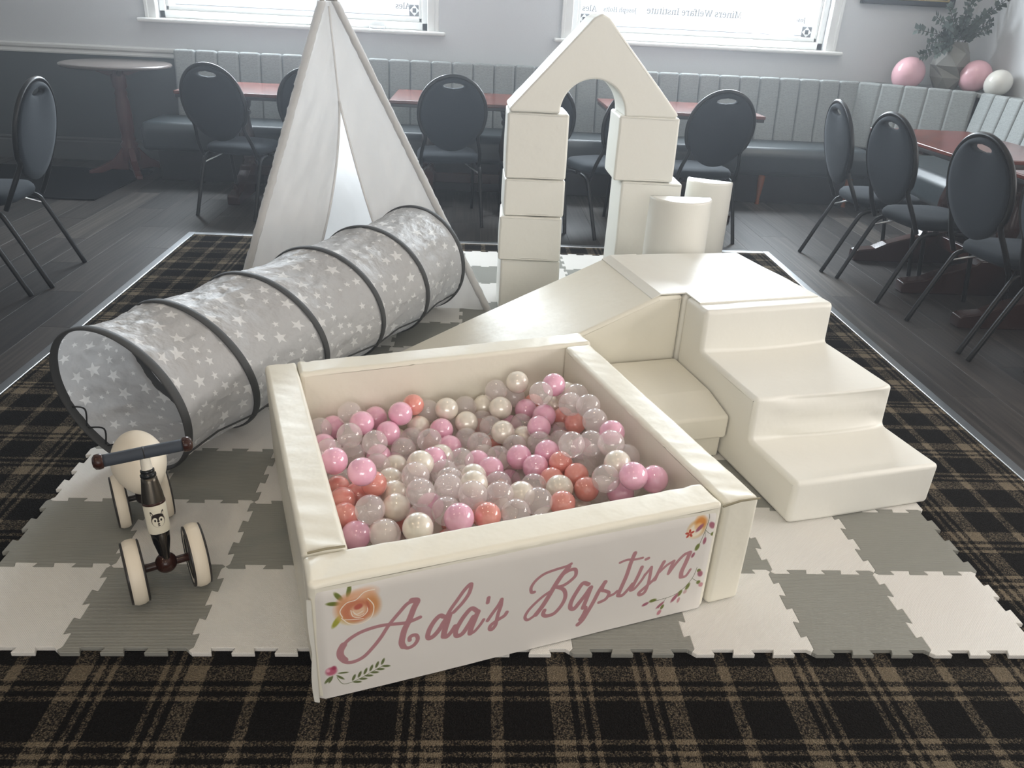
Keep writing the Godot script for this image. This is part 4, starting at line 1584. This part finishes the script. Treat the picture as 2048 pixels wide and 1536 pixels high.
func bike() -> void:
	# x along the front axle to the right, z towards the viewer; the origin lies under the front axle
	var turn := atan2(0.072, 0.125)
	var b := thing("balance_bike", "toddler balance bike with cream seat and wheels and grey handlebar grips", "balance bike", Vector3(0.487, MAT_TOP, -0.212), turn * 0.96)
	var r := 0.083
	for s in [-1.0, 1.0]:
		wheel("front_wheel", Vector3(s * 0.073, r, 0), r, 0.040, b)
		wheel("rear_wheel", Vector3(s * 0.056 - 0.008, 0.078, -0.345), 0.078, 0.034, b)
	obj("axle", tube([Vector3(-0.056, r, 0), Vector3(0.056, r, 0)], 0.0105, 12), M.bike_brown, b)
	obj("axle_ball", ball_geo(0.0265, 28, 18), M.bike_brown, b, at(0, r + 0.002, 0))
	obj("rear_axle", tube([Vector3(-0.05, 0.078, -0.345), Vector3(0.035, 0.078, -0.345)], 0.008, 10), M.bike_maroon, b)
	# steering column, leaning back
	var lean := Transform3D(Basis(Vector3(1, 0, 0), -0.20), Vector3(0, r, 0))
	obj("lower_cone", lathe([Vector2(0.0105, 0.018), Vector2(0.0135, 0.03), Vector2(0.0205, 0.064), Vector2(0.0228, 0.092), Vector2(0.021, 0.094)], 32), M.bike_black, b, lean)
	obj("fork_pin", lathe([Vector2(0.0001, 0.012), Vector2(0.0085, 0.014), Vector2(0.0085, 0.026), Vector2(0.0105, 0.034), Vector2(0.012, 0.088), Vector2(0.0001, 0.09)], 20), M.bike_steel, b, Transform3D(lean.basis, lean.origin + lean.basis * Vector3(0.002, 0, 0.0125)))
	var sl := Geo.new()
	for k in 9:
		var v := k / 8.0
		for i in 49:
			var f := TAU * i / 48.0
			var rr := lerpf(0.0262, 0.0268, v) - (0.001 if k == 0 or k == 8 else 0.0)
			# the face looks straight ahead: the middle of the picture is at +z
			sl.v(Vector3(sin(f - PI) * rr, lerpf(0.092, 0.168, v), cos(f - PI) * rr), Vector2(i / 48.0, 1.0 - v))
	for k in 8:
		for i in 48:
			var q := k * 49 + i
			sl.quad(q, q + 1, q + 50, q + 49)
	obj("printed_sleeve", sl, M.bike_print, b, lean)
	obj("brown_ring", lathe([Vector2(0.024, 0.166), Vector2(0.0272, 0.168), Vector2(0.0272, 0.173), Vector2(0.024, 0.175)], 32), M.bike_brown, b, lean)
	obj("upper_cone", lathe([Vector2(0.0262, 0.174), Vector2(0.0245, 0.192), Vector2(0.0195, 0.226), Vector2(0.0185, 0.234), Vector2(0.014, 0.238)], 32), M.bike_steel, b, lean)
	obj("clamp", lathe([Vector2(0.0165, 0.236), Vector2(0.0185, 0.239), Vector2(0.0185, 0.245), Vector2(0.0145, 0.248), Vector2(0.0162, 0.250), Vector2(0.0162, 0.256), Vector2(0.012, 0.258)], 32), M.bike_black, b, lean)
	obj("stem", lathe([Vector2(0.0132, 0.254), Vector2(0.0118, 0.28), Vector2(0.0115, 0.300), Vector2(0.0001, 0.305)], 28), M.bike_white, b, lean)
	# handlebar of two grips, slightly swept, with end caps
	var hb := obj("handlebar", tube(smooth_path([Vector3(-0.088, 0.300, 0.001), Vector3(-0.04, 0.301, 0.004), Vector3(0, 0.302, 0.006), Vector3(0.04, 0.301, 0.004), Vector3(0.088, 0.300, 0.001)], 5), 0.0152, 24), M.bike_grip, b, Transform3D(lean.basis * Basis(Vector3.UP, -0.06), lean.origin))
	obj("grip_joint", tube([Vector3(-0.0012, 0.302, 0.006), Vector3(0.0012, 0.302, 0.006)], 0.0158, 24), M.bike_hub, hb)
	for s in [-1.0, 1.0]:
		var cap := lathe([Vector2(0.0152, 0.0), Vector2(0.0182, 0.002), Vector2(0.0192, 0.010), Vector2(0.0178, 0.018), Vector2(0.011, 0.023), Vector2(0.0001, 0.0245)], 24)
		obj("end_cap", cap, M.bike_brown, hb, Transform3D(Basis(Vector3(0, 0, 1), -s * PI * 0.5), Vector3(s * 0.088, 0.300, 0.001)))
	# seat: an egg drawn out towards the back, with a flat underside at the nose
	var sg := Geo.new()
	var rows := 30
	var segs := 40
	for k in rows + 1:
		var f := -PI * 0.5 + PI * k / rows
		for i in segs + 1:
			var a := TAU * i / segs
			var q := Vector3(cos(f) * cos(a), sin(f), -cos(f) * sin(a))
			var front: float = clampf(q.z, 0.0, 1.0)
			q.x *= 0.069 * (1.0 - 0.18 * front)
			q.y *= 0.068
			q.z *= 0.125
			q.y += 0.010 * front - 0.004
			sg.v(q, Vector2(float(i) / segs, float(k) / rows))
	for k in rows:
		for i in segs:
			var q := k * (segs + 1) + i
			sg.quad(q, q + 1, q + segs + 2, q + segs + 1)
	obj("seat", sg, M.bike_cream, b, Transform3D(Basis(Vector3(1, 0, 0), 0.10), Vector3(-0.004, 0.246, -0.25)))
	obj("seat_post", tube([Vector3(-0.004, 0.08, -0.335), Vector3(-0.004, 0.17, -0.28)], 0.022, 14), M.bike_maroon, b)
	obj("frame_beam", tube(smooth_path([Vector3(-0.004, 0.17, -0.25), Vector3(0, 0.185, -0.12), Vector3(0, 0.205, -0.03)], 5), 0.015, 14), M.bike_maroon, b)


# ---------------------------------------------------------------- banquet chairs
func oval(rx: float, ry: float, n: int) -> Array:
	var l := []
	for k in n:
		var f := TAU * k / n
		# slightly egg-shaped, fuller at the shoulder
		l.append(Vector2(cos(f) * rx * (1.0 + 0.05 * sin(f)), sin(f) * ry))
	return l


func make_chair(label: String) -> Node3D:
	# stands on the floor facing -z, the origin under the middle of the seat
	var c := thing("banquet_chair", label, "chair", Vector3.ZERO, 0, "oval backed banquet chairs")
	var seat := Geo.new()
	var rows := 6
	var n := 48
	var prof := [[0.80, 0.0], [0.97, 0.004], [1.0, 0.022], [0.99, 0.038], [0.93, 0.055], [0.70, 0.066], [0.0, 0.072]]
	for w in prof.size():
		for k in n + 1:
			var f := TAU * k / n
			var e := 0.55
			var x: float = signf(cos(f)) * pow(absf(cos(f)), e) * 0.222
			var z: float = signf(sin(f)) * pow(absf(sin(f)), e) * 0.215
			x *= 1.0 - 0.10 * (z / 0.215 * 0.5 + 0.5)
			seat.v(Vector3(x * prof[w][0], 0.402 + prof[w][1], -z * prof[w][0]), Vector2(float(k) / n, w))
	for w in prof.size() - 1:
		for k in n:
			var q := w * (n + 1) + k
			seat.quad(q, q + 1, q + n + 2, q + n + 1)
	for k in n:
		seat.tri(0, k + 1, k)
	obj("seat", seat, M.chair_fabric, c)
	# backrest pad: a ring from the hand hole out to the oval, front and back
	var g := Geo.new()
	var m := 72
	var out := oval(0.208, 0.236, m)
	var hole := []
	for k in m:
		# the hole is a lens; each of its points on the line from its middle to the oval
		var d: Vector2 = (out[k] - Vector2(0, 0.188)).normalized()
		var a := absf(d.angle())
		var lens := 0.068 * 0.021 / sqrt(pow(0.021 * d.x, 2.0) + pow(0.068 * d.y, 2.0))
		lens *= 1.0 - 0.10 * absf(sin(2.0 * a))
		hole.append(Vector2(0, 0.188) + d * lens)
	var steps_n := 8
	for side in [1.0, -1.0]:
		var base := g.p.size()
		for j in steps_n + 1:
			var s := float(j) / steps_n
			for k in m:
				var q: Vector2 = hole[k].lerp(out[k], s)
				var bulge: float = 0.008 + 0.014 * sqrt(clampf(sin(PI * clampf(s, 0.04, 0.96)), 0.0, 1.0))
				g.v(Vector3(q.x, q.y, side * bulge), q)
		for j in steps_n:
			for k in m:
				var k2 := (k + 1) % m
				if side > 0:
					g.quad(base + j * m + k, base + (j + 1) * m + k, base + (j + 1) * m + k2, base + j * m + k2)
				else:
					g.quad(base + j * m + k, base + j * m + k2, base + (j + 1) * m + k2, base + (j + 1) * m + k)
	var half := (steps_n + 1) * m
	for k in m:
		var k2 := (k + 1) % m
		g.quad(k, k2, half + k2, half + k)
		var l := steps_n * m
		g.quad(l + k, half + l + k, half + l + k2, l + k2)
	var tilt := Transform3D(Basis(Vector3(1, 0, 0), 0.20), Vector3(0, 0.738, 0.330))
	obj("backrest", g, M.chair_fabric, c, tilt)
	# frame: a hoop round the back whose ends run down past the seat
	var path := []
	for k in range(-3, 20):
		var f := -0.62 + (PI + 1.24) * (k + 3) / 22.0
		var q := Vector2(cos(f) * 0.219 * (1.0 + 0.05 * sin(f)), sin(f) * 0.247)
		path.append(tilt * Vector3(q.x, q.y, 0))
	path.push_front(Vector3(0.196, 0.49, 0.255))
	path.push_front(Vector3(0.200, 0.39, 0.205))
	path.push_back(Vector3(-0.196, 0.49, 0.255))
	path.push_back(Vector3(-0.200, 0.39, 0.205))
	obj("back_frame", tube(smooth_path(path, 3), 0.0125, 10), M.chair_metal, c)
	for s in [-1.0, 1.0]:
		obj("leg", tube(smooth_path([Vector3(s * 0.200, 0.392, 0.08), Vector3(s * 0.206, 0.375, 0.168), Vector3(s * 0.209, 0.30, 0.215), Vector3(s * 0.213, 0.0, 0.345)], 5), 0.0125, 10), M.chair_metal, c)
		obj("leg", tube(smooth_path([Vector3(s * 0.200, 0.392, 0.02), Vector3(s * 0.205, 0.372, -0.12), Vector3(s * 0.207, 0.30, -0.155), Vector3(s * 0.21, 0.0, -0.205)], 5), 0.0125, 10), M.chair_metal, c)
		obj("brace", tube([Vector3(s * 0.207, 0.335, 0.195), Vector3(s * 0.12, 0.388, 0.10)], 0.006, 8), M.aluminium, c)
	obj("crossbar", tube([Vector3(-0.2, 0.386, -0.09), Vector3(0.2, 0.386, -0.09)], 0.008, 8), M.chair_metal, c)
	return c


func chairs() -> void:
	var first: Node3D = null
	var half := PI * 0.5
	for q in [
		["navy banquet chair to the left of the teepee, pushed up to the bench table", -0.345, -4.265, -0.25],
		["navy banquet chair half hidden behind the teepee", 0.20, -4.30, 0.0],
		["navy banquet chair seen from behind between the teepee and the foam tower", 1.06, -4.25, 0.13],
		["navy banquet chair mostly hidden behind the tower of four foam blocks", 1.665, -4.20, 0.03],
		["navy banquet chair turned sideways, seen through the foam arch", 2.13, -4.10, 0.42],
		["navy banquet chair standing behind the half round foam columns", 2.795, -4.06, 0.08],
		["navy banquet chair nearest the back wall in the row at the side", 3.782, -3.36, -half - 0.06],
		["navy banquet chair second from the back wall in the row at the side", 3.838, -2.871, -half + 0.11],
		["navy banquet chair third from the back wall in the row at the side", 3.92, -2.176, -half + 0.09],
		["navy banquet chair cut off by the right edge of the picture", 3.955, -1.66, -half + 0.08],
		["navy banquet chair beside the black door mat, its back to the carpet", -1.24, -2.66, half + 0.06],
		["navy banquet chair cut off by the left edge of the picture", -1.27, -2.13, half],
	]:
		if first == null:
			first = make_chair(q[0])
			first.position = Vector3(q[1], 0.0, q[2])
			first.rotation.y = q[3]
		else:
			dup(first, q[0], Vector3(q[1], 0.0, q[2]), q[3])


# ---------------------------------------------------------------- bench round the wall
func bench() -> void:
	var b := thing("corner_bench", "fitted corner bench with a grey channelled back and black vinyl seat", "bench")
	var seat := [Vector2(0, 0.235), Vector2(0.52, 0.235), Vector2(0.52, 0.455), Vector2(0.05, 0.455), Vector2(0.0, 0.40)]
	# profile x runs back (-z), swept to the right
	var away := Basis(Vector3(0, 0, -1), Vector3.UP, Vector3(1, 0, 0))
	obj("seat", prism(seat, 5.86, 0.045, 0.05, 0.12, 0.004, 0.5, 5), M.black_vinyl, b, Transform3D(away, Vector3(-1.34, 0, -4.96)))
	# side run: profile x runs to the right (+x), swept towards the viewer
	var wide := [Vector2(0, 0.235), Vector2(0.68, 0.235), Vector2(0.68, 0.455), Vector2(0.05, 0.455), Vector2(0.0, 0.40)]
	obj("seat", prism(wide, 4.0, 0.02, 0.05, 0.12, 0.004, 0.5, 4), M.black_vinyl, b, at(4.53, 0, -4.96))
	obj("plinth", rbox(Vector3(1.55, 0.118, -5.34), Vector3(5.6, 0.234, 0.6), 0.004, 1), M.edge_dark, b)
	obj("plinth", rbox(Vector3(4.95, 0.118, -3.1), Vector3(0.66, 0.234, 3.9), 0.004, 1), M.edge_dark, b)
	# channels of the backrest
	var wch := 0.1735
	var ch := rbox(Vector3(0, 0.255, -0.045), Vector3(wch - 0.003, 0.535, 0.10), 0.022, 5, 0.05, 0.002, 0.6).mesh()
	var lean := Basis(Vector3(1, 0, 0), -0.14)
	var x := -1.20
	while x < 4.45:
		obj("channel", ch, M.tweed, b, Transform3D(lean, Vector3(x + wch * 0.5, 0.435, -5.455)))
		x += wch
	# across the corner
	var p0 := Vector3(x - 0.06, 0.435, -5.45)
	var p1 := Vector3(5.20, 0.435, -4.95)
	var d := (p1 - p0)
	var k_n := 5
	var ang := atan2(-d.z, d.x)
	for k in k_n:
		var m := ch if true else null
		var t := Basis(Vector3.UP, ang) * lean
		obj("channel", m, M.tweed, b, Transform3D(t.scaled_local(Vector3(d.length() / k_n / wch * 1.06, 1, 1)), p0 + d * (k + 0.5) / k_n))
	# down the side wall
	var z := p1.z - 0.03
	while z < -1.2:
		obj("channel", ch, M.tweed, b, Transform3D(Basis(Vector3.UP, -PI * 0.5) * lean, Vector3(5.19, 0.435, z + wch * 0.5)))
		z += wch
	# ledge behind the corner and backing boards
	obj("ledge", prism([Vector2(4.52, 5.60), Vector2(4.66, 5.50), Vector2(5.27, 5.03), Vector2(5.33, 4.60), Vector2(5.495, 4.60), Vector2(5.495, 5.745), Vector2(4.52, 5.745)], 0.03, 0.002, 0.002, 10, 0, 9, 1), M.tweed, b, Transform3D(Basis(Vector3(1, 0, 0), Vector3(0, 0, -1), Vector3(0, 1, 0)), Vector3(0, 0.905, 0)))
	obj("backing", rbox(Vector3(1.60, 0.68, -5.69), Vector3(5.6, 0.50, 0.10), 0.004, 1), M.tweed, b)
	obj("backing", rbox(Vector3(5.44, 0.66, -3.2), Vector3(0.10, 0.50, 4.0), 0.004, 1), M.tweed, b)
	for q in [3.62, 4.36]:
		obj("leg", lathe([Vector2(0.014, 0.0), Vector2(0.018, 0.004), Vector2(0.018, 0.012), Vector2(0.014, 0.018), Vector2(0.017, 0.03), Vector2(0.013, 0.04), Vector2(0.022, 0.13), Vector2(0.028, 0.20), Vector2(0.026, 0.236)], 18), M.orange_wood, b, at(q, 0, -4.985))


# ---------------------------------------------------------------- tables
func pedestal(t: Node3D, x: float, foot_half: float) -> void:
	# foot bar along z with a scrolled hump, turned column above
	var f := foot_half
	var o := [Vector2(-f, 0), Vector2(f, 0), Vector2(f, 0.06), Vector2(f - 0.02, 0.072), Vector2(f - 0.13, 0.085), Vector2(f - 0.2, 0.12), Vector2(0.15, 0.18), Vector2(0.12, 0.205), Vector2(0.07, 0.21), Vector2(0.0, 0.19), Vector2(-0.07, 0.21), Vector2(-0.12, 0.205), Vector2(-0.15, 0.18), Vector2(-f + 0.2, 0.12), Vector2(-f + 0.13, 0.085), Vector2(-f + 0.02, 0.072), Vector2(-f, 0.06)]
	obj("foot", prism(o, 0.085, 0.008, 0.012, 10, 0, 9, 3), M.mahogany_dark, t, Transform3D(Basis(Vector3(0, 0, -1), Vector3.UP, Vector3(1, 0, 0)), Vector3(x - 0.0425, 0, 0)))
	obj("column", lathe([Vector2(0.045, 0.185), Vector2(0.052, 0.20), Vector2(0.052, 0.215), Vector2(0.038, 0.235), Vector2(0.046, 0.255), Vector2(0.046, 0.27), Vector2(0.036, 0.285), Vector2(0.044, 0.31), Vector2(0.058, 0.37), Vector2(0.056, 0.42), Vector2(0.040, 0.50), Vector2(0.034, 0.56), Vector2(0.046, 0.575), Vector2(0.046, 0.59), Vector2(0.036, 0.605), Vector2(0.05, 0.63), Vector2(0.056, 0.68), Vector2(0.056, 0.72)], 24), M.mahogany_dark, t, at(x, 0, 0))


func table(label: String, c: Vector3, turn: float, l: float, w: float, h: float, feet: Array, foot_half: float) -> void:
	# the long way along x
	var t := thing("pub_table", label, "table", c, turn, "")
	var top := obj("tabletop", rbox(Vector3(0, h - 0.012, 0), Vector3(l, 0.024, w), 0.006, 3), M.mahogany, t)
	obj("edge_band", rbox(Vector3(0, h - 0.034, 0), Vector3(l - 0.012, 0.024, w - 0.012), 0.004, 2), M.edge_dark, top)
	for f in feet:
		pedestal(t, f, foot_half)
		obj("bearer", rbox(Vector3(f, h - 0.062, 0), Vector3(0.09, 0.036, w - 0.14), 0.006, 2), M.mahogany_dark, t)
	if feet.size() > 1:
		obj("stretcher", rbox(Vector3((feet[0] + feet[1]) * 0.5, 0.155, 0), Vector3(absf(feet[1] - feet[0]) - 0.08, 0.075, 0.032), 0.006, 2), M.mahogany_dark, t)


func tables() -> void:
	var half := PI * 0.5
	table("mahogany table at the bench to the left of the teepee", Vector3(-0.28, 0, -4.82), 0, 1.15, 0.74, 0.755, [-0.2, 0.36], 0.52)
	table("mahogany table at the bench between the teepee and the foam tower", Vector3(1.20, 0, -4.82), 0, 1.12, 0.74, 0.755, [-0.30, 0.30], 0.52)
	table("dark mahogany table at the bench whose end shows past the half columns", Vector3(2.80, 0, -4.82), 0, 1.14, 0.74, 0.755, [-0.32, 0.34], 0.52)
	table("red mahogany table in the corner by the side bench, behind the row of chairs", Vector3(4.30, 0, -3.44), half, 1.18, 0.70, 0.765, [-0.60 + 0.0, 0.03], 0.55)
	table("mahogany table by the side bench, nearer than the corner table", Vector3(4.33, 0, -1.98), half, 1.16, 0.70, 0.765, [-0.30, 0.32], 0.55)
	table("mahogany table at the left edge of the picture, only its foot in view", Vector3(-2.05, 0, -2.45), half, 1.1, 0.70, 0.755, [-0.30, 0.32], 0.55)
	# tall round table by the wall
	var p := thing("round_table", "tall round pedestal table with a grey top by the wall below the dado rail", "table", Vector3(-1.575, 0, -5.31))
	obj("tabletop", lathe([Vector2(0.0001, 0.815), Vector2(0.385, 0.815), Vector2(0.405, 0.820), Vector2(0.41, 0.830), Vector2(0.405, 0.840), Vector2(0.39, 0.845), Vector2(0.0001, 0.845)], 64), M.table_grey, p)
	obj("column", lathe([Vector2(0.07, 0.10), Vector2(0.075, 0.16), Vector2(0.06, 0.20), Vector2(0.068, 0.225), Vector2(0.05, 0.25), Vector2(0.058, 0.27), Vector2(0.048, 0.29), Vector2(0.056, 0.34), Vector2(0.058, 0.46), Vector2(0.052, 0.56), Vector2(0.042, 0.60), Vector2(0.05, 0.62), Vector2(0.04, 0.645), Vector2(0.056, 0.67), Vector2(0.056, 0.755), Vector2(0.045, 0.76), Vector2(0.045, 0.815)], 28), M.red_brown, p)
	for k in 4:
		var a := TAU * k / 4.0 + 0.5
		obj("bracket", prism([Vector2(0.04, 0.76), Vector2(0.07, 0.75), Vector2(0.2, 0.80), Vector2(0.2, 0.815), Vector2(0.04, 0.815)], 0.03, 0.004, 0.004, 10, 0, 9, 2), M.red_brown, p, Transform3D(Basis(Vector3.UP, a), Basis(Vector3.UP, a) * Vector3(0, 0, -0.015)))
		obj("foot", prism([Vector2(0.03, 0.02), Vector2(0.16, 0.035), Vector2(0.27, 0.0), Vector2(0.33, 0.0), Vector2(0.33, 0.03), Vector2(0.25, 0.055), Vector2(0.14, 0.11), Vector2(0.06, 0.20), Vector2(0.03, 0.20)], 0.05, 0.006, 0.008, 10, 0, 9, 2), M.red_brown, p, Transform3D(Basis(Vector3.UP, a), Basis(Vector3.UP, a) * Vector3(0, 0, -0.025)))
	var dm := obj("door_mat", rbox(Vector3(0, 0.006, 0), Vector3(1.9, 0.012, 1.05), 0.003, 2), M.door_mat, self, Transform3D(Basis(Vector3.UP, -0.03), Vector3(-2.39, 0, -4.84)))
	tag(dm, "black rectangular door mat on the wood floor before the round table", "door mat")


# ---------------------------------------------------------------- vase with greenery, balloons
func vase() -> void:
	var c := Vector3(5.165, 0.9355, -5.36)
	var v := thing("vase", "grey faceted stone vase on the corner ledge of the bench", "vase", c)
	var g := Geo.new()
	# cut facets: rings of six points, each ring turned half a step
	var prof := [[0.085, 0.0], [0.135, 0.09], [0.155, 0.18], [0.125, 0.28], [0.085, 0.36], [0.070, 0.36], [0.070, 0.25]]
	for w in prof.size() - 1:
		for k in 6:
			var q := []
			for s in [[w, k], [w, k + 1], [w + 1, k + 1], [w + 1, k]]:
				var f: float = TAU * (s[1] + 0.5 * (s[0] % 2)) / 6.0 + 0.3
				q.append(Vector3(cos(f) * prof[s[0]][0], prof[s[0]][1], -sin(f) * prof[s[0]][0]))
			for tr in [[0, 1, 3], [1, 2, 3]]:
				var a := g.v(q[tr[0]])
				g.v(q[tr[1]])
				g.v(q[tr[2]])
				g.tri(a, a + 1, a + 2)
	var base := g.v(Vector3.ZERO)
	for k in 6:
		var f0 := TAU * k / 6.0 + 0.3
		var f1 := TAU * (k + 1) / 6.0 + 0.3
		var a := g.v(Vector3(cos(f0), 0, -sin(f0)) * 0.085)
		g.v(Vector3(cos(f1), 0, -sin(f1)) * 0.085)
		g.tri(base, a + 1, a)
	obj("body", g, M.vase_stone, v)
	rng.seed = 12
	var lf := Geo.new()
	var plant := thing("eucalyptus_sprays", "spreading sprays of dusty grey-green leaves standing in the stone vase", "plant", c)
	# stems reach out of the vase: x, y, z of each tip
	for tip in [[-0.30, 0.42, 0.02], [-0.22, 0.52, 0.06], [-0.25, 0.33, 0.10], [-0.10, 0.60, -0.03], [0.02, 0.68, 0.0], [0.10, 0.74, -0.05], [0.20, 0.62, 0.03], [0.08, 0.55, 0.10], [-0.16, 0.44, 0.12], [0.24, 0.50, -0.06], [-0.02, 0.50, 0.08], [0.15, 0.45, 0.08], [0.28, 0.68, 0.0], [-0.27, 0.24, 0.09], [-0.2, 0.26, 0.14]]:
		var e := Vector3(tip[0] * 1.2, tip[1] * 1.03, tip[2] * 1.2)
		var start := Vector3(clampf(e.x * 0.2, -0.05, 0.05), 0.28, e.z * 0.2)
		var mid := start.lerp(e, 0.5) + Vector3(-e.x * 0.12, 0.05, 0)
		var path := smooth_path([start, start.lerp(mid, 0.5) + Vector3(0, 0.03, 0), mid, e], 6)
		obj("stem", tube(path, 0.0028, 5), M.stem_grey, plant)
		for k in range(5, path.size()):
			for s in [-1.0, 1.0]:
				var d: Vector3 = (path[k] - path[k - 1]).normalized()
				var side: Vector3 = d.cross(Vector3(rng.randf_range(-0.6, 0.6), 0.3, 1).normalized()).normalized() * s
				var dir: Vector3 = (side + d * 0.6 + Vector3(0, rng.randf_range(-0.4, 0.2), rng.randf_range(-0.3, 0.5))).normalized()
				var l := rng.randf_range(0.036, 0.062)
				var wv: Vector3 = dir.cross(Vector3(rng.randf_range(-1, 1), rng.randf_range(-1, 1), 1).normalized()).normalized() * l * 0.34
				var up: Vector3 = dir.cross(wv).normalized() * l * 0.08
				var a: Vector3 = path[k]
				var n := lf.p.size()
				lf.v(a)
				lf.v(a + dir * l * 0.4 + wv)
				lf.v(a + dir * l)
				lf.v(a + dir * l * 0.4 - wv)
				lf.v(a + dir * l * 0.45 + up)
				for q in [[0, 1, 4], [1, 2, 4], [2, 3, 4], [3, 0, 4]]:
					lf.tri(n + q[0], n + q[1], n + q[2])
	var fo := obj("foliage", lf, M.leaf_grey, plant)
	fo.set_meta("kind", "stuff")
	balloon("pink balloon resting on the bench ledge to the left of the stone vase", Vector3(4.875, 1.04, -5.44), 0.127, "balloon_pink")
	balloon("pink balloon resting on the bench ledge between the vase and the white balloon", Vector3(5.32, 1.055, -5.22), 0.120, "balloon_pink")
	balloon("small white balloon on the bench ledge at the wall corner", Vector3(5.375, 1.025, -4.98), 0.098, "balloon_white")


func balloon(label: String, c: Vector3, r: float, m: String) -> void:
	var b := thing("balloon", label, "balloon", c)
	var prof := [Vector2(0.0001, -r * 1.22)]
	for k in range(1, 25):
		var f := -PI * 0.5 + PI * k / 24.0
		var y := sin(f) * r * (1.22 if f < 0 else 1.0)
		prof.append(Vector2(max(cos(f) * r, 0.0001), y))
	# lies tipped over, its neck down and back
	var x := Transform3D(Basis(Vector3(1, 0, 0), 0.9), Vector3.ZERO)
	obj("skin", lathe(prof, 36), M[m], b, x)
	obj("knot", lathe([Vector2(0.0001, -r * 1.20), Vector2(0.010, -r * 1.23), Vector2(0.006, -r * 1.27), Vector2(0.013, -r * 1.33), Vector2(0.0001, -r * 1.31)], 12), M[m], b, x)
